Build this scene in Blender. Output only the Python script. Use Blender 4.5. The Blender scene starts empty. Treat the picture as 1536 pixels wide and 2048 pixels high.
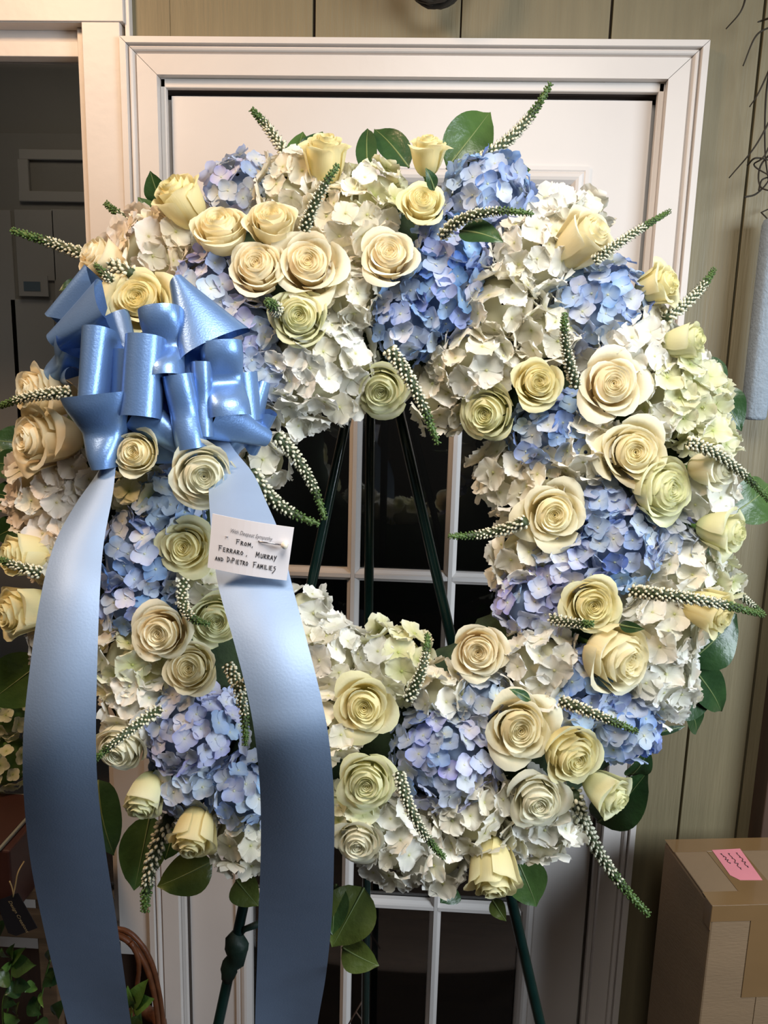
import bpy, math, random
from mathutils import Vector as V, Matrix, Quaternion
random.seed(7)
sc = bpy.context.scene
COL = sc.collection
PI = math.pi
# ------------------------------------------------------------------ camera
# image frame 1536 x 2048, focal length in pixels
FPX = 1500.0
# world axes seen in camera coordinates (x right, y down, z forward)
MR = Matrix(((0.99850127, 0.03378441, -0.04305609),
             (0.04838058, -0.17712274, 0.98299891),
             (0.02558382, -0.98360874, -0.17849179)))
K = 0.90 / 1.08                      # door casing is 0.90 m wide outside
ZT = 2.115                           # top of the casing
CAM = V((0.04120424 * K, -1.50912036 * K, ZT - 0.6086 * K))
cam_d = bpy.data.cameras.new('camera')
cam = bpy.data.objects.new('camera', cam_d)
COL.objects.link(cam)
right = V([MR[i][0] for i in range(3)]); down = V([MR[i][1] for i in range(3)]); fwd = V([MR[i][2] for i in range(3)])
cam.matrix_world = Matrix(((right.x, -down.x, -fwd.x, CAM.x), (right.y, -down.y, -fwd.y, CAM.y), (right.z, -down.z, -fwd.z, CAM.z), (0, 0, 0, 1)))
cam_d.sensor_fit = 'VERTICAL'; cam_d.sensor_height = 36.0; cam_d.lens = FPX / 2048 * 36
cam_d.clip_start = 0.02
sc.camera = cam
sc.cycles.max_bounces = 7; sc.cycles.diffuse_bounces = 4; sc.cycles.glossy_bounces = 3; sc.cycles.transmission_bounces = 3; sc.cycles.transparent_max_bounces = 6
# ------------------------------------------------------------------ light
sc.view_settings.view_transform = 'Standard'; sc.view_settings.look = 'None'
sc.view_settings.gamma = 1.0; sc.view_settings.use_curve_mapping = False
sc.view_settings.exposure = -0.66
wd = bpy.data.worlds.new('world'); sc.world = wd; wd.use_nodes = True
wd.node_tree.nodes['Background'].inputs[0].default_value = (0.75, 0.85, 1.0, 1)
wd.node_tree.nodes['Background'].inputs[1].default_value = 0.4
def area(name, loc, to, sx, sy, power, col, shape='RECTANGLE'):
    l = bpy.data.lights.new(name, 'AREA'); l.shape = shape; l.size = sx; l.size_y = sy; l.energy = power; l.color = col
    o = bpy.data.objects.new(name, l); COL.objects.link(o); o.location = loc
    o.rotation_euler = (V(to) - V(loc)).to_track_quat('-Z', 'Y').to_euler(); return o
area('window_daylight', (1.68, -1.30, 1.80), (0.35, -0.1, 0.85), 0.75, 0.85, 46, (0.80, 0.90, 1.0)).data.spread = math.radians(150)
area('ceiling_lamp_light', (-0.95, -0.95, 2.62), (-0.5, -0.2, 1.6), 0.3, 0.3, 13, (1.0, 0.66, 0.40), 'DISK').data.spread = math.radians(130)
area('pendant_lamp_light', (0.18, -1.05, 2.30), (0.05, -0.38, 1.10), 0.55, 0.55, 13.2, (1.0, 0.965, 0.91), 'DISK').data.spread = math.radians(140)
area('dim_room_fill_light', (-1.0, 0.55, 2.45), (-1.0, 1.1, 1.2), 0.3, 0.3, 1.1, (1.0, 0.9, 0.75), 'DISK')  # added fill that brightens the dim room; no lamp stands there

# ------------------------------------------------------------------ projection helpers
def ray(x, y):
    d = right * (x - 768) + down * (y - 1024) + fwd * FPX
    return d
def onY(x, y, Y):                    # the place where the line of sight meets the upright plane at depth Y
    d = ray(x, y); return CAM + d * ((Y - CAM.y) / d.y)
def onZ(x, y, Z):
    d = ray(x, y); return CAM + d * ((Z - CAM.z) / d.z)
def depth(p): return (p - CAM).dot(fwd)
def zz(z): return ZT + (z - 2.13) * K
# the wreath leans back on the easel
ALPHA = math.radians(11)
NW = V((0.03, -math.cos(ALPHA), math.sin(ALPHA))).normalized()
EX = V((1, 0, 0)); EX = (EX - NW * EX.dot(NW)).normalized(); EY = NW.cross(EX).normalized()
if EY.z < 0: EY = -EY
CW = CAM + ray(765, 1035) * (1.10 * K / FPX)
R0, RA, HB = 0.293, 0.155, 0.085
def onW(x, y, h):
    d = ray(x, y); q = CW + NW * h
    return CAM + d * ((q - CAM).dot(NW) / d.dot(NW))
def hgt(p):
    q = p - CW; a, b = q.dot(EX), q.dot(EY); rho = math.hypot(a, b)
    s = (rho - R0) / RA
    rad = (EX * a + EY * b) / max(rho, 1e-6)
    return HB * math.sqrt(max(0.0, 1 - min(1, s * s))), max(-1.15, min(1.15, s)), rad
def surf(x, y, extra=0.0):
    h = HB
    for _ in range(4):
        p = onW(x, y, h + extra); h, s, rad = hgt(p)
    return onW(x, y, h + extra), s, rad

# ------------------------------------------------------------------ materials
def new_mat(name):
    m = bpy.data.materials.new(name); m.use_nodes = True
    nt = m.node_tree; return m, nt, nt.nodes['Principled BSDF'], nt.nodes['Material Output']
def mat(name, col, rough=0.5, noise=0.0, nscale=30.0, bump=0.0, bscale=80.0, metal=0.0, spec=0.5, stretch=(1, 1, 1), coat=0.0, col2=None):
    m, nt, b, out = new_mat(name)
    b.inputs['Base Color'].default_value = (*col, 1); b.inputs['Roughness'].default_value = rough
    b.inputs['Metallic'].default_value = metal; b.inputs['Specular IOR Level'].default_value = spec
    b.inputs['Coat Weight'].default_value = coat
    tc = nt.nodes.new('ShaderNodeTexCoord'); mp = nt.nodes.new('ShaderNodeMapping'); mp.inputs['Scale'].default_value = stretch
    nt.links.new(tc.outputs['Object'], mp.inputs['Vector'])
    if noise > 0:
        n = nt.nodes.new('ShaderNodeTexNoise'); n.inputs['Scale'].default_value = nscale; n.inputs['Detail'].default_value = 5
        nt.links.new(mp.outputs[0], n.inputs['Vector'])
        r = nt.nodes.new('ShaderNodeValToRGB')
        c2 = col2 if col2 else tuple(c * (1 - noise) for c in col)
        r.color_ramp.elements[0].position = 0.3; r.color_ramp.elements[1].position = 0.7
        r.color_ramp.elements[0].color = (*c2, 1); r.color_ramp.elements[1].color = (*col, 1)
        nt.links.new(n.outputs['Fac'], r.inputs['Fac']); nt.links.new(r.outputs[0], b.inputs['Base Color'])
    if bump > 0:
        n2 = nt.nodes.new('ShaderNodeTexNoise'); n2.inputs['Scale'].default_value = bscale; n2.inputs['Detail'].default_value = 4
        nt.links.new(mp.outputs[0], n2.inputs['Vector'])
        bp = nt.nodes.new('ShaderNodeBump'); bp.inputs['Strength'].default_value = bump; bp.inputs['Distance'].default_value = 0.002
        nt.links.new(n2.outputs['Fac'], bp.inputs['Height']); nt.links.new(bp.outputs[0], b.inputs['Normal'])
    return m
def petal_mat(name, stops, trans=0.28, rough=0.55, var=0.12, huevar=0.0, bump=0.12):
    """colour runs along the petal (uv x = base to rim); each copy differs a little; thin petals let light through"""
    m, nt, b, out = new_mat(name)
    uv = nt.nodes.new('ShaderNodeTexCoord'); sp = nt.nodes.new('ShaderNodeSeparateXYZ')
    nt.links.new(uv.outputs['UV'], sp.inputs[0])
    ns = nt.nodes.new('ShaderNodeTexNoise'); ns.inputs['Scale'].default_value = 60; ns.inputs['Detail'].default_value = 3
    nt.links.new(uv.outputs['Object'], ns.inputs['Vector'])
    ad = nt.nodes.new('ShaderNodeMath'); ad.operation = 'MULTIPLY_ADD'; ad.inputs[1].default_value = 0.22
    sb = nt.nodes.new('ShaderNodeMath'); sb.operation = 'SUBTRACT'; sb.inputs[1].default_value = 0.11
    nt.links.new(ns.outputs['Fac'], ad.inputs[0]); nt.links.new(sp.outputs['X'], ad.inputs[2]); nt.links.new(ad.outputs[0], sb.inputs[0])
    r = nt.nodes.new('ShaderNodeValToRGB'); cr = r.color_ramp
    cr.elements[0].position = stops[0][0]; cr.elements[0].color = (*stops[0][1], 1)
    cr.elements[1].position = stops[-1][0]; cr.elements[1].color = (*stops[-1][1], 1)
    for p, c in stops[1:-1]:
        e = cr.elements.new(p); e.color = (*c, 1)
    nt.links.new(sb.outputs[0], r.inputs['Fac'])
    oi = nt.nodes.new('ShaderNodeObjectInfo'); hs = nt.nodes.new('ShaderNodeHueSaturation')
    mv = nt.nodes.new('ShaderNodeMapRange'); mv.inputs['To Min'].default_value = 1 - var; mv.inputs['To Max'].default_value = 1 + var * 0.4
    nt.links.new(oi.outputs['Random'], mv.inputs['Value']); nt.links.new(mv.outputs[0], hs.inputs['Value'])
    if huevar:
        wn = nt.nodes.new('ShaderNodeTexWhiteNoise'); wn.noise_dimensions = '1D'
        nt.links.new(oi.outputs['Random'], wn.inputs['W'])
        mh = nt.nodes.new('ShaderNodeMapRange'); mh.inputs['To Min'].default_value = 0.5 - huevar; mh.inputs['To Max'].default_value = 0.5 + huevar
        nt.links.new(wn.outputs['Value'], mh.inputs['Value']); nt.links.new(mh.outputs[0], hs.inputs['Hue'])
        ms = nt.nodes.new('ShaderNodeMapRange'); ms.inputs['To Min'].default_value = 0.55; ms.inputs['To Max'].default_value = 1.2
        wn2 = nt.nodes.new('ShaderNodeTexWhiteNoise'); wn2.noise_dimensions = '1D'
        a2 = nt.nodes.new('ShaderNodeMath'); a2.inputs[1].default_value = 3.7
        nt.links.new(oi.outputs['Random'], a2.inputs[0]); nt.links.new(a2.outputs[0], wn2.inputs['W'])
        nt.links.new(wn2.outputs['Value'], ms.inputs['Value']); nt.links.new(ms.outputs[0], hs.inputs['Saturation'])
    nt.links.new(r.outputs[0], hs.inputs['Color'])
    nt.links.new(hs.outputs[0], b.inputs['Base Color'])
    b.inputs['Roughness'].default_value = rough; b.inputs['Specular IOR Level'].default_value = 0.3
    tr = nt.nodes.new('ShaderNodeBsdfTranslucent'); nt.links.new(hs.outputs[0], tr.inputs['Color'])
    mx = nt.nodes.new('ShaderNodeMixShader'); mx.inputs[0].default_value = trans
    nt.links.new(b.outputs[0], mx.inputs[1]); nt.links.new(tr.outputs[0], mx.inputs[2]); nt.links.new(mx.outputs[0], out.inputs['Surface'])
    if bump:
        n2 = nt.nodes.new('ShaderNodeTexNoise'); n2.inputs['Scale'].default_value = 5; n2.inputs['Detail'].default_value = 3
        mp = nt.nodes.new('ShaderNodeMapping'); mp.inputs['Scale'].default_value = (1, 6, 1)
        nt.links.new(uv.outputs['UV'], mp.inputs[0]); nt.links.new(mp.outputs[0], n2.inputs['Vector'])
        bp = nt.nodes.new('ShaderNodeBump'); bp.inputs['Strength'].default_value = bump; bp.inputs['Distance'].default_value = 0.002
        nt.links.new(n2.outputs['Fac'], bp.inputs['Height']); nt.links.new(bp.outputs[0], b.inputs['Normal'])
    return m
def glass_mat(name, tint=(1, 1, 1)):
    m, nt, b, out = new_mat(name)
    t = nt.nodes.new('ShaderNodeBsdfTransparent'); t.inputs[0].default_value = (*tint, 1)
    g = nt.nodes.new('ShaderNodeBsdfGlossy'); g.inputs['Roughness'].default_value = 0.015
    fr = nt.nodes.new('ShaderNodeFresnel'); fr.inputs[0].default_value = 1.5
    mul = nt.nodes.new('ShaderNodeMath'); mul.operation = 'MULTIPLY'; mul.inputs[1].default_value = 1.25
    nt.links.new(fr.outputs[0], mul.inputs[0])
    mx = nt.nodes.new('ShaderNodeMixShader'); nt.links.new(mul.outputs[0], mx.inputs[0])
    nt.links.new(t.outputs[0], mx.inputs[1]); nt.links.new(g.outputs[0], mx.inputs[2]); nt.links.new(mx.outputs[0], out.inputs['Surface'])
    return m
M = {}
M['white_paint'] = mat('white_paint', (0.72, 0.665, 0.62), 0.38, 0.05, 9, 0.15, 60, stretch=(1, 1, 1))
M['door_paint'] = mat('door_paint', (0.70, 0.655, 0.62), 0.40, 0.04, 6, 0.12, 50)
M['sage_paint'] = mat('sage_paint', (0.215, 0.178, 0.100), 0.55, 0.14, 14, 0.5, 40, stretch=(6, 6, 0.35))
M['sage_dark'] = mat('sage_dark_gap', (0.035, 0.018, 0.010), 0.8)
M['plaster'] = mat('plaster', (0.20, 0.175, 0.145), 0.8, 0.06, 3)
M['ceiling'] = mat('ceiling_paint', (0.45, 0.42, 0.38), 0.8)
M['floor'] = mat('floor_boards', (0.07, 0.045, 0.03), 0.6, 0.4, 8, 0.2, 30, stretch=(1, 8, 1))
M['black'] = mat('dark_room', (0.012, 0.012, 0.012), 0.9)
M['dim_wall'] = mat('dim_room_wall', (0.38, 0.35, 0.30), 0.9, 0.1, 3)
M['dim_white'] = mat('dim_room_paint', (0.52, 0.48, 0.42), 0.7)
M['glass'] = glass_mat('window_glass')
M['satin'] = mat('blue_satin', (0.165, 0.30, 0.59), 0.34, 0.06, 60, 0.10, 500, metal=0.55, spec=0.7, stretch=(1, 1, 1))
M['satin_tail'] = mat('pale_blue_satin', (0.28, 0.39, 0.58), 0.55, 0.05, 30, 0.08, 500, metal=0.40, spec=0.5)
M['easel'] = mat('green_metal', (0.005, 0.020, 0.017), 0.20, 0.3, 40, 0.1, 60, spec=0.6)
M['tape'] = mat('green_floral_tape', (0.012, 0.035, 0.026), 0.55, 0.3, 40, 0.6, 90)
M['foam'] = mat('floral_foam', (0.03, 0.055, 0.02), 0.9, 0.5, 60, 0.8, 120)
M['stem'] = mat('flower_stem', (0.10, 0.20, 0.04), 0.5, 0.3, 40)
M['card'] = mat('white_card', (0.84, 0.80, 0.82), 0.55, 0.02, 40)
M['ink'] = mat('black_ink', (0.012, 0.012, 0.016), 0.5)
M['grey_ink'] = mat('grey_ink', (0.16, 0.16, 0.18), 0.5)
M['pearl'] = mat('pearl', (0.80, 0.72, 0.58), 0.18, 0.05, 20, coat=0.6)
M['pin'] = mat('pin_metal', (0.35, 0.34, 0.36), 0.25, metal=0.9)
M['cardboard'] = mat('cardboard', (0.225, 0.145, 0.078), 0.75, 0.10, 5, 0.25, 90, stretch=(1, 1, 4))
M['tape_clear'] = mat('packing_tape', (0.20, 0.115, 0.048), 0.16, 0.1, 10, 0.3, 25, spec=0.6, coat=0.4)
M['pink'] = mat('pink_paper', (0.72, 0.24, 0.27), 0.6, 0.05, 20)
M['cloth_blue'] = mat('pale_blue_cloth', (0.30, 0.35, 0.40), 0.9, 0.15, 90, 0.9, 250)
M['twig'] = mat('dark_twig', (0.030, 0.022, 0.012), 0.8, 0.3, 60)
M['brown_wood'] = mat('brown_wood', (0.09, 0.050, 0.032), 0.6, 0.4, 8, 0.2, 30, stretch=(6, 6, 0.6))
M['crate_wood'] = mat('crate_wood', (0.22, 0.13, 0.07), 0.7, 0.4, 10, 0.3, 30, stretch=(0.6, 6, 6))
M['red_wood'] = mat('dark_red_wood', (0.055, 0.018, 0.014), 0.5, 0.3, 10)
M['wicker'] = mat('wicker', (0.16, 0.055, 0.020), 0.45, 0.4, 60, 0.4, 120)
M['tag'] = mat('black_tag', (0.012, 0.012, 0.016), 0.4)
M['gold'] = mat('gold_print', (0.45, 0.36, 0.20), 0.4, metal=0.3)
M['string'] = mat('jute_string', (0.33, 0.24, 0.11), 0.8)
M['edge_pale'] = mat('pale_edge', (0.25, 0.25, 0.21), 0.3)
M['magenta'] = mat('magenta_petal', (0.16, 0.005, 0.03), 0.6)
def leaf_mat(name, col, col2, rough=0.32):
    return mat(name, col, rough, 0.5, 25, 0.5, 110, col2=col2, spec=0.45)
M['leaf_dark'] = leaf_mat('dark_leaf', (0.035, 0.085, 0.025), (0.016, 0.045, 0.016))
M['leaf_mid'] = leaf_mat('mid_leaf', (0.075, 0.14, 0.035), (0.04, 0.085, 0.022))
M['leaf_olive'] = leaf_mat('olive_leaf', (0.11, 0.14, 0.03), (0.065, 0.095, 0.02))
M['leaf_bright'] = leaf_mat('bright_leaf', (0.13, 0.26, 0.05), (0.08, 0.18, 0.035))
M['midrib'] = mat('leaf_midrib', (0.15, 0.20, 0.07), 0.5)
M['bud_white'] = mat('white_bud', (0.68, 0.66, 0.50), 0.5)
M['bud_green'] = mat('green_bud', (0.085, 0.155, 0.035), 0.5, 0.3, 200)
M['bract'] = mat('dark_bract', (0.035, 0.055, 0.018), 0.6)
# roses
G1 = (0.50, 0.55, 0.16)
M['rose_cream'] = petal_mat('cream_rose_petal', [(0.0, (0.70, 0.66, 0.34)), (0.4, (0.93, 0.82, 0.50)), (0.8, (0.95, 0.87, 0.60)), (1.0, (0.95, 0.90, 0.68))], 0.36, var=0.06)
M['rose_peach'] = petal_mat('peach_rose_petal', [(0.0, (0.74, 0.58, 0.32)), (0.4, (0.94, 0.78, 0.49)), (0.8, (0.95, 0.87, 0.63)), (1.0, (0.95, 0.90, 0.71))], 0.36, var=0.06)
M['rose_yellow'] = petal_mat('yellow_rose_petal', [(0.0, (0.68, 0.64, 0.26)), (0.4, (0.92, 0.81, 0.42)), (0.85, (0.94, 0.87, 0.55)), (1.0, (0.90, 0.86, 0.53))], 0.36, var=0.06)
M['rose_green'] = petal_mat('greenish_rose_petal', [(0.0, (0.62, 0.64, 0.26)), (0.45, (0.85, 0.83, 0.50)), (0.85, (0.89, 0.87, 0.62)), (1.0, (0.78, 0.79, 0.46))], 0.36, var=0.06)
M['rose_pale'] = petal_mat('pale_rose_petal', [(0.0, (0.68, 0.67, 0.36)), (0.45, (0.89, 0.85, 0.64)), (0.85, (0.91, 0.88, 0.72)), (1.0, (0.87, 0.86, 0.66))], 0.36, var=0.06)
# hydrangeas
M['hyd_white'] = petal_mat('white_hydrangea_petal', [(0.0, (0.70, 0.70, 0.36)), (0.25, (0.89, 0.88, 0.75)), (1.0, (0.93, 0.915, 0.87))], 0.3, var=0.10)
M['hyd_cream'] = petal_mat('cream_hydrangea_petal', [(0.0, (0.62, 0.62, 0.26)), (0.3, (0.87, 0.83, 0.64)), (1.0, (0.91, 0.865, 0.76))], 0.3, var=0.14)
M['hyd_lime'] = petal_mat('lime_hydrangea_petal', [(0.0, (0.52, 0.58, 0.18)), (0.4, (0.78, 0.78, 0.45)), (1.0, (0.87, 0.86, 0.68))], 0.3, var=0.12)
M['hyd_peach'] = petal_mat('peach_hydrangea_petal', [(0.0, (0.60, 0.52, 0.26)), (0.3, (0.86, 0.78, 0.64)), (1.0, (0.90, 0.82, 0.75))], 0.3, var=0.12)
M['hyd_blue'] = petal_mat('blue_hydrangea_petal', [(0.0, (0.62, 0.68, 0.50)), (0.25, (0.50, 0.62, 0.80)), (1.0, (0.31, 0.45, 0.78))], 0.25, var=0.22, huevar=0.018)
M['hyd_deep'] = petal_mat('deep_blue_hydrangea_petal', [(0.0, (0.55, 0.62, 0.50)), (0.25, (0.36, 0.50, 0.78)), (1.0, (0.20, 0.34, 0.70))], 0.25, var=0.25, huevar=0.02)
M['hyd_pale'] = petal_mat('pale_blue_hydrangea_petal', [(0.0, (0.70, 0.72, 0.48)), (0.25, (0.72, 0.77, 0.76)), (1.0, (0.50, 0.60, 0.82))], 0.28, var=0.14, huevar=0.02)
M['hyd_lilac'] = petal_mat('lilac_hydrangea_petal', [(0.0, (0.66, 0.68, 0.50)), (0.25, (0.66, 0.68, 0.78)), (1.0, (0.40, 0.44, 0.76))], 0.25, var=0.16, huevar=0.025)
M['core_white'] = mat('pale_flower_core', (0.52, 0.50, 0.34), 0.9)
M['core_blue'] = mat('blue_flower_core', (0.20, 0.26, 0.36), 0.9)

# ------------------------------------------------------------------ mesh helpers
def mesh(name, verts, faces, uvs=None, smooth=True):
    me = bpy.data.meshes.new(name); me.from_pydata([tuple(v) for v in verts], [], faces)
    if smooth: me.polygons.foreach_set('use_smooth', [True] * len(me.polygons))
    if uvs is not None:
        l = me.uv_layers.new(name='UVMap'); idx = [0] * len(me.loops); me.loops.foreach_get('vertex_index', idx)
        flat = []
        for i in idx: flat.extend(uvs[i])
        l.data.foreach_set('uv', flat)
    me.update(); return me
def link(name, me, m=None, parent=None, mw=None):
    o = bpy.data.objects.new(name, me); COL.objects.link(o)
    if parent is not None: o.parent = parent
    if mw is not None: o.matrix_basis = mw
    if m is not None and me is not None:
        if len(me.materials) == 0: me.materials.append(m)
        elif me.materials[0] is not m:
            o.material_slots[0].link = 'OBJECT'; o.material_slots[0].material = m
    return o
def tag(o, label=None, cat=None, group=None, kind=None):
    if label: o['label'] = label
    if cat: o['category'] = cat
    if group: o['group'] = group
    if kind: o['kind'] = kind
    return o
def empty(name, loc=(0, 0, 0), mw=None):
    o = bpy.data.objects.new(name, None); COL.objects.link(o); o.empty_display_size = 0.02
    if mw is not None: o.matrix_basis = mw
    else: o.location = loc
    return o
def frame(F, up=None, roll=0.0, loc=(0, 0, 0), s=1.0):
    F = F.normalized(); up = up or V((0, 0, 1))
    if abs(F.dot(up)) > 0.97: up = V((0, 1, 0))
    X = up.cross(F).normalized(); Y = F.cross(X)
    m = Matrix(((X.x, Y.x, F.x), (X.y, Y.y, F.y), (X.z, Y.z, F.z))) @ Matrix.Rotation(roll, 3, 'Z')
    m = m.to_4x4() @ Matrix.Scale(s, 4); m.translation = V(loc); return m
BOXF = [(0, 3, 2, 1), (4, 5, 6, 7), (0, 1, 5, 4), (1, 2, 6, 5), (2, 3, 7, 6), (3, 0, 4, 7)]
def box_me(name, x0, x1, y0, y1, z0, z1, bev=0.0):
    if bev <= 0:
        v = [(x0, y0, z0), (x1, y0, z0), (x1, y1, z0), (x0, y1, z0), (x0, y0, z1), (x1, y0, z1), (x1, y1, z1), (x0, y1, z1)]
        return mesh(name, v, BOXF, smooth=False)
    import bmesh
    bm = bmesh.new()
    vs = [bm.verts.new(p) for p in [(x0, y0, z0), (x1, y0, z0), (x1, y1, z0), (x0, y1, z0), (x0, y0, z1), (x1, y0, z1), (x1, y1, z1), (x0, y1, z1)]]
    for f in BOXF: bm.faces.new([vs[i] for i in f])
    bmesh.ops.bevel(bm, geom=bm.edges[:], offset=bev, segments=2, affect='EDGES', profile=0.5)
    me = bpy.data.meshes.new(name); bm.to_mesh(me); bm.free(); return me
def box(name, x0, x1, y0, y1, z0, z1, m, parent=None, bev=0.0):
    return link(name, box_me(name, x0, x1, y0, y1, z0, z1, bev), m, parent)
def grid_faces(nu, nv, off=0, wrap=False):
    f = []
    for j in range(nv - 1):
        for i in range(nu - 1 if not wrap else nu):
            a = off + j * nu + i; b = off + j * nu + (i + 1) % nu
            f.append((a, b, b + nu, a + nu))
    return f
def tube_geo(pts, rad, seg=10, cap=True, rough=0.0):
    pts = [V(p) for p in pts]; n = len(pts); verts, faces = [], []
    t0 = (pts[1] - pts[0]).normalized(); up = V((0, 0, 1)) if abs(t0.z) < 0.9 else V((1, 0, 0))
    x = t0.cross(up).normalized()
    for i, p in enumerate(pts):
        t = (pts[min(i + 1, n - 1)] - pts[max(i - 1, 0)]).normalized()
        x = (x - t * x.dot(t)).normalized(); y = t.cross(x)
        r = rad[i] if isinstance(rad, (list, tuple)) else rad
        for k in range(seg):
            a = 2 * PI * k / seg; rr = r * (1 + rough * (random.random() - 0.5))
            verts.append(p + x * (rr * math.cos(a)) + y * (rr * math.sin(a)))
    faces = grid_faces(seg, n, 0, True)
    if cap:
        faces.append(tuple(range(seg - 1, -1, -1))); faces.append(tuple(range((n - 1) * seg, n * seg)))
    return verts, faces
def tube(name, pts, rad, m, parent=None, seg=10, rough=0.0):
    v, f = tube_geo(pts, rad, seg, True, rough); return link(name, mesh(name, v, f), m, parent)
def bez(p0, p1, p2, n=16):                       # a curve that passes through the middle point
    c = p1 * 2 - (p0 + p2) * 0.5
    return [p0 * (1 - t) ** 2 + c * (2 * t * (1 - t)) + p2 * t * t for t in [i / (n - 1) for i in range(n)]]
def spline(pts, n=40):
    P = [V(p) for p in pts]; P = [P[0] * 2 - P[1]] + P + [P[-1] * 2 - P[-2]]; out = []
    m = len(P) - 3
    for i in range(n):
        t = i / (n - 1) * m; k = min(int(t), m - 1); u = t - k
        a, b, c, d = P[k:k + 4]
        out.append(0.5 * ((2 * b) + (c - a) * u + (2 * a - 5 * b + 4 * c - d) * u * u + (3 * b - a - 3 * c + d) * u ** 3))
    return out

# ================================================================== THE ROOM
FL = 0.0
XL, XR, YB = -2.6, 1.75, -3.2
wallY = 0.02 * K
f = box('floor', XL, XR, YB, 0.0, -0.06, FL, M['floor']); tag(f, kind='structure')
f = box('ceiling', XL, XR, YB, 0.1, 2.75, 2.8, M['ceiling']); tag(f, kind='structure')
f = box('wall_left', XL - 0.06, XL, YB, 0.1, 0, 2.75, M['plaster']); tag(f, kind='structure')
f = box('wall_rear', XL, XR, YB - 0.06, YB, 0, 2.75, M['plaster']); tag(f, kind='structure')
# right wall with a window in it
wr = empty('wall_right', (XR, -1.6, 0)); tag(wr, kind='structure')
def cbox(name, x0, x1, y0, y1, z0, z1, m, par, bev=0.0):
    o = box(name, x0, x1, y0, y1, z0, z1, m, par, bev); o.matrix_parent_inverse = Matrix.Translation(-par.location); return o
cbox('wall_panel', XR, XR + 0.06, YB, 0.1, 0, 1.2, M['plaster'], wr)
cbox('wall_panel', XR, XR + 0.06, YB, 0.1, 2.3, 2.75, M['plaster'], wr)
cbox('wall_panel', XR, XR + 0.06, YB, -2.0, 1.2, 2.3, M['plaster'], wr)
cbox('wall_panel', XR, XR + 0.06, -0.75, 0.1, 1.2, 2.3, M['plaster'], wr)

# back wall of vertical boards
wb = empty('wall_back', (0, wallY, 0)); tag(wb, kind='structure')
seams = [-0.452 - 0.272, -0.452, -0.18, 0.093, 0.367, 0.64, 0.765, 0.912, 1.184, 1.456, 1.728, 2.0]
cbox('backing_board', -0.62 * K, 2.05 * K, wallY + 0.014, wallY + 0.03, zz(2.05), 2.75, M['sage_dark'], wb)
cbox('backing_board', 0.47 * K, 2.05 * K, wallY + 0.014, wallY + 0.03, 0, zz(2.05), M['sage_dark'], wb)
for i in range(len(seams) - 1):
    a, b = seams[i] * K, seams[i + 1] * K
    a = max(a, -0.62 * K)
    gap = 0.0001 if i <= 1 and i != 0 else 0.0001 if i == 0 else (0.0022 if i != 3 else 0.0012)
    gb = 0.0001 if i + 1 == 1 else (0.0022 if i + 1 != 3 else 0.0012)
    if seams[i] >= 0.3: z0 = 0.0
    else: z0 = zz(2.06)
    if seams[i] == 0.367:
        import bmesh
        bm = bmesh.new(); x0, x1, xm, zm = a + gap, b - gb, 0.475 * K, zz(2.08)
        ring = [(x0, zm), (xm, zm), (xm, 0.0), (x1, 0.0), (x1, 2.75), (x0, 2.75)]
        fr_ = [bm.verts.new((x, wallY, z)) for x, z in ring]; bk_ = [bm.verts.new((x, wallY + 0.014, z)) for x, z in ring]
        bm.faces.new(fr_); bm.faces.new(bk_[::-1])
        for q in range(6): bm.faces.new((fr_[q], bk_[q], bk_[(q + 1) % 6], fr_[(q + 1) % 6]))
        bmesh.ops.recalc_face_normals(bm, faces=bm.faces); me = bpy.data.meshes.new('plank'); bm.to_mesh(me); bm.free()
        o = link('plank', me, M['sage_paint'], wb); o.matrix_parent_inverse = Matrix.Translation(-wb.location)
    else:
        cbox('plank', a + gap, b - gb, wallY + (0.0 if i % 2 else 0.0006), wallY + 0.014, z0, 2.75, M['sage_paint'], wb, 0.0008)
# brown corner post at the far right of the boards
tp = box('trim_3', 0.790 * K, 0.86 * K, -0.03, wallY, 0, 2.75, M['brown_wood'], None, 0.002); tag(tp, kind='structure')
tp = box('trim_4', 0.862 * K, 0.95 * K, -0.012, wallY, 0, zz(0.95), M['cloth_blue'], None, 0.002); tag(tp, kind='structure')

# door casing: a moulded profile run round the opening, mitred at the corners
tr = empty('trim_1', (0, 0, ZT)); tag(tr, kind='structure')
IX, OX = 0.474 * K, 0.54 * K
IZ, OZ = zz(2.068), ZT
prof = [(0.0, wallY), (0.0, 0.003), (0.0015, 0.0015), (0.56, 0.0), (0.58, 0.0045), (0.60, 0.0045), (0.63, -0.001), (0.66, -0.003), (0.71, -0.0042), (0.75, -0.003), (0.77, 0.0025), (0.785, 0.0025), (0.80, -0.006), (0.815, -0.008), (0.985, -0.008), (1.0, -0.006), (1.0, wallY)]
def casing(corners):
    v, fcs = [], []
    for (ix, iz, ox, oz) in corners:
        for d, y in prof: v.append((ix + (ox - ix) * d, y, iz + (oz - iz) * d))
    fcs = grid_faces(len(prof), 2)
    me = mesh('casing_board', v, fcs, smooth=False)
    o = link('casing_board', me, M['white_paint'], tr); o.matrix_parent_inverse = Matrix.Translation(-tr.location)
casing([(-IX, 0.0, -OX, 0.0), (-IX, IZ - 0.0004, -OX, OZ - 0.0004)])
casing([(-IX + 0.0005, IZ, -OX + 0.0005, OZ), (IX - 0.0005, IZ, OX - 0.0005, OZ)])
casing([(IX, IZ - 0.0004, OX, OZ - 0.0004), (IX, 0.0, OX, 0.0)])
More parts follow.
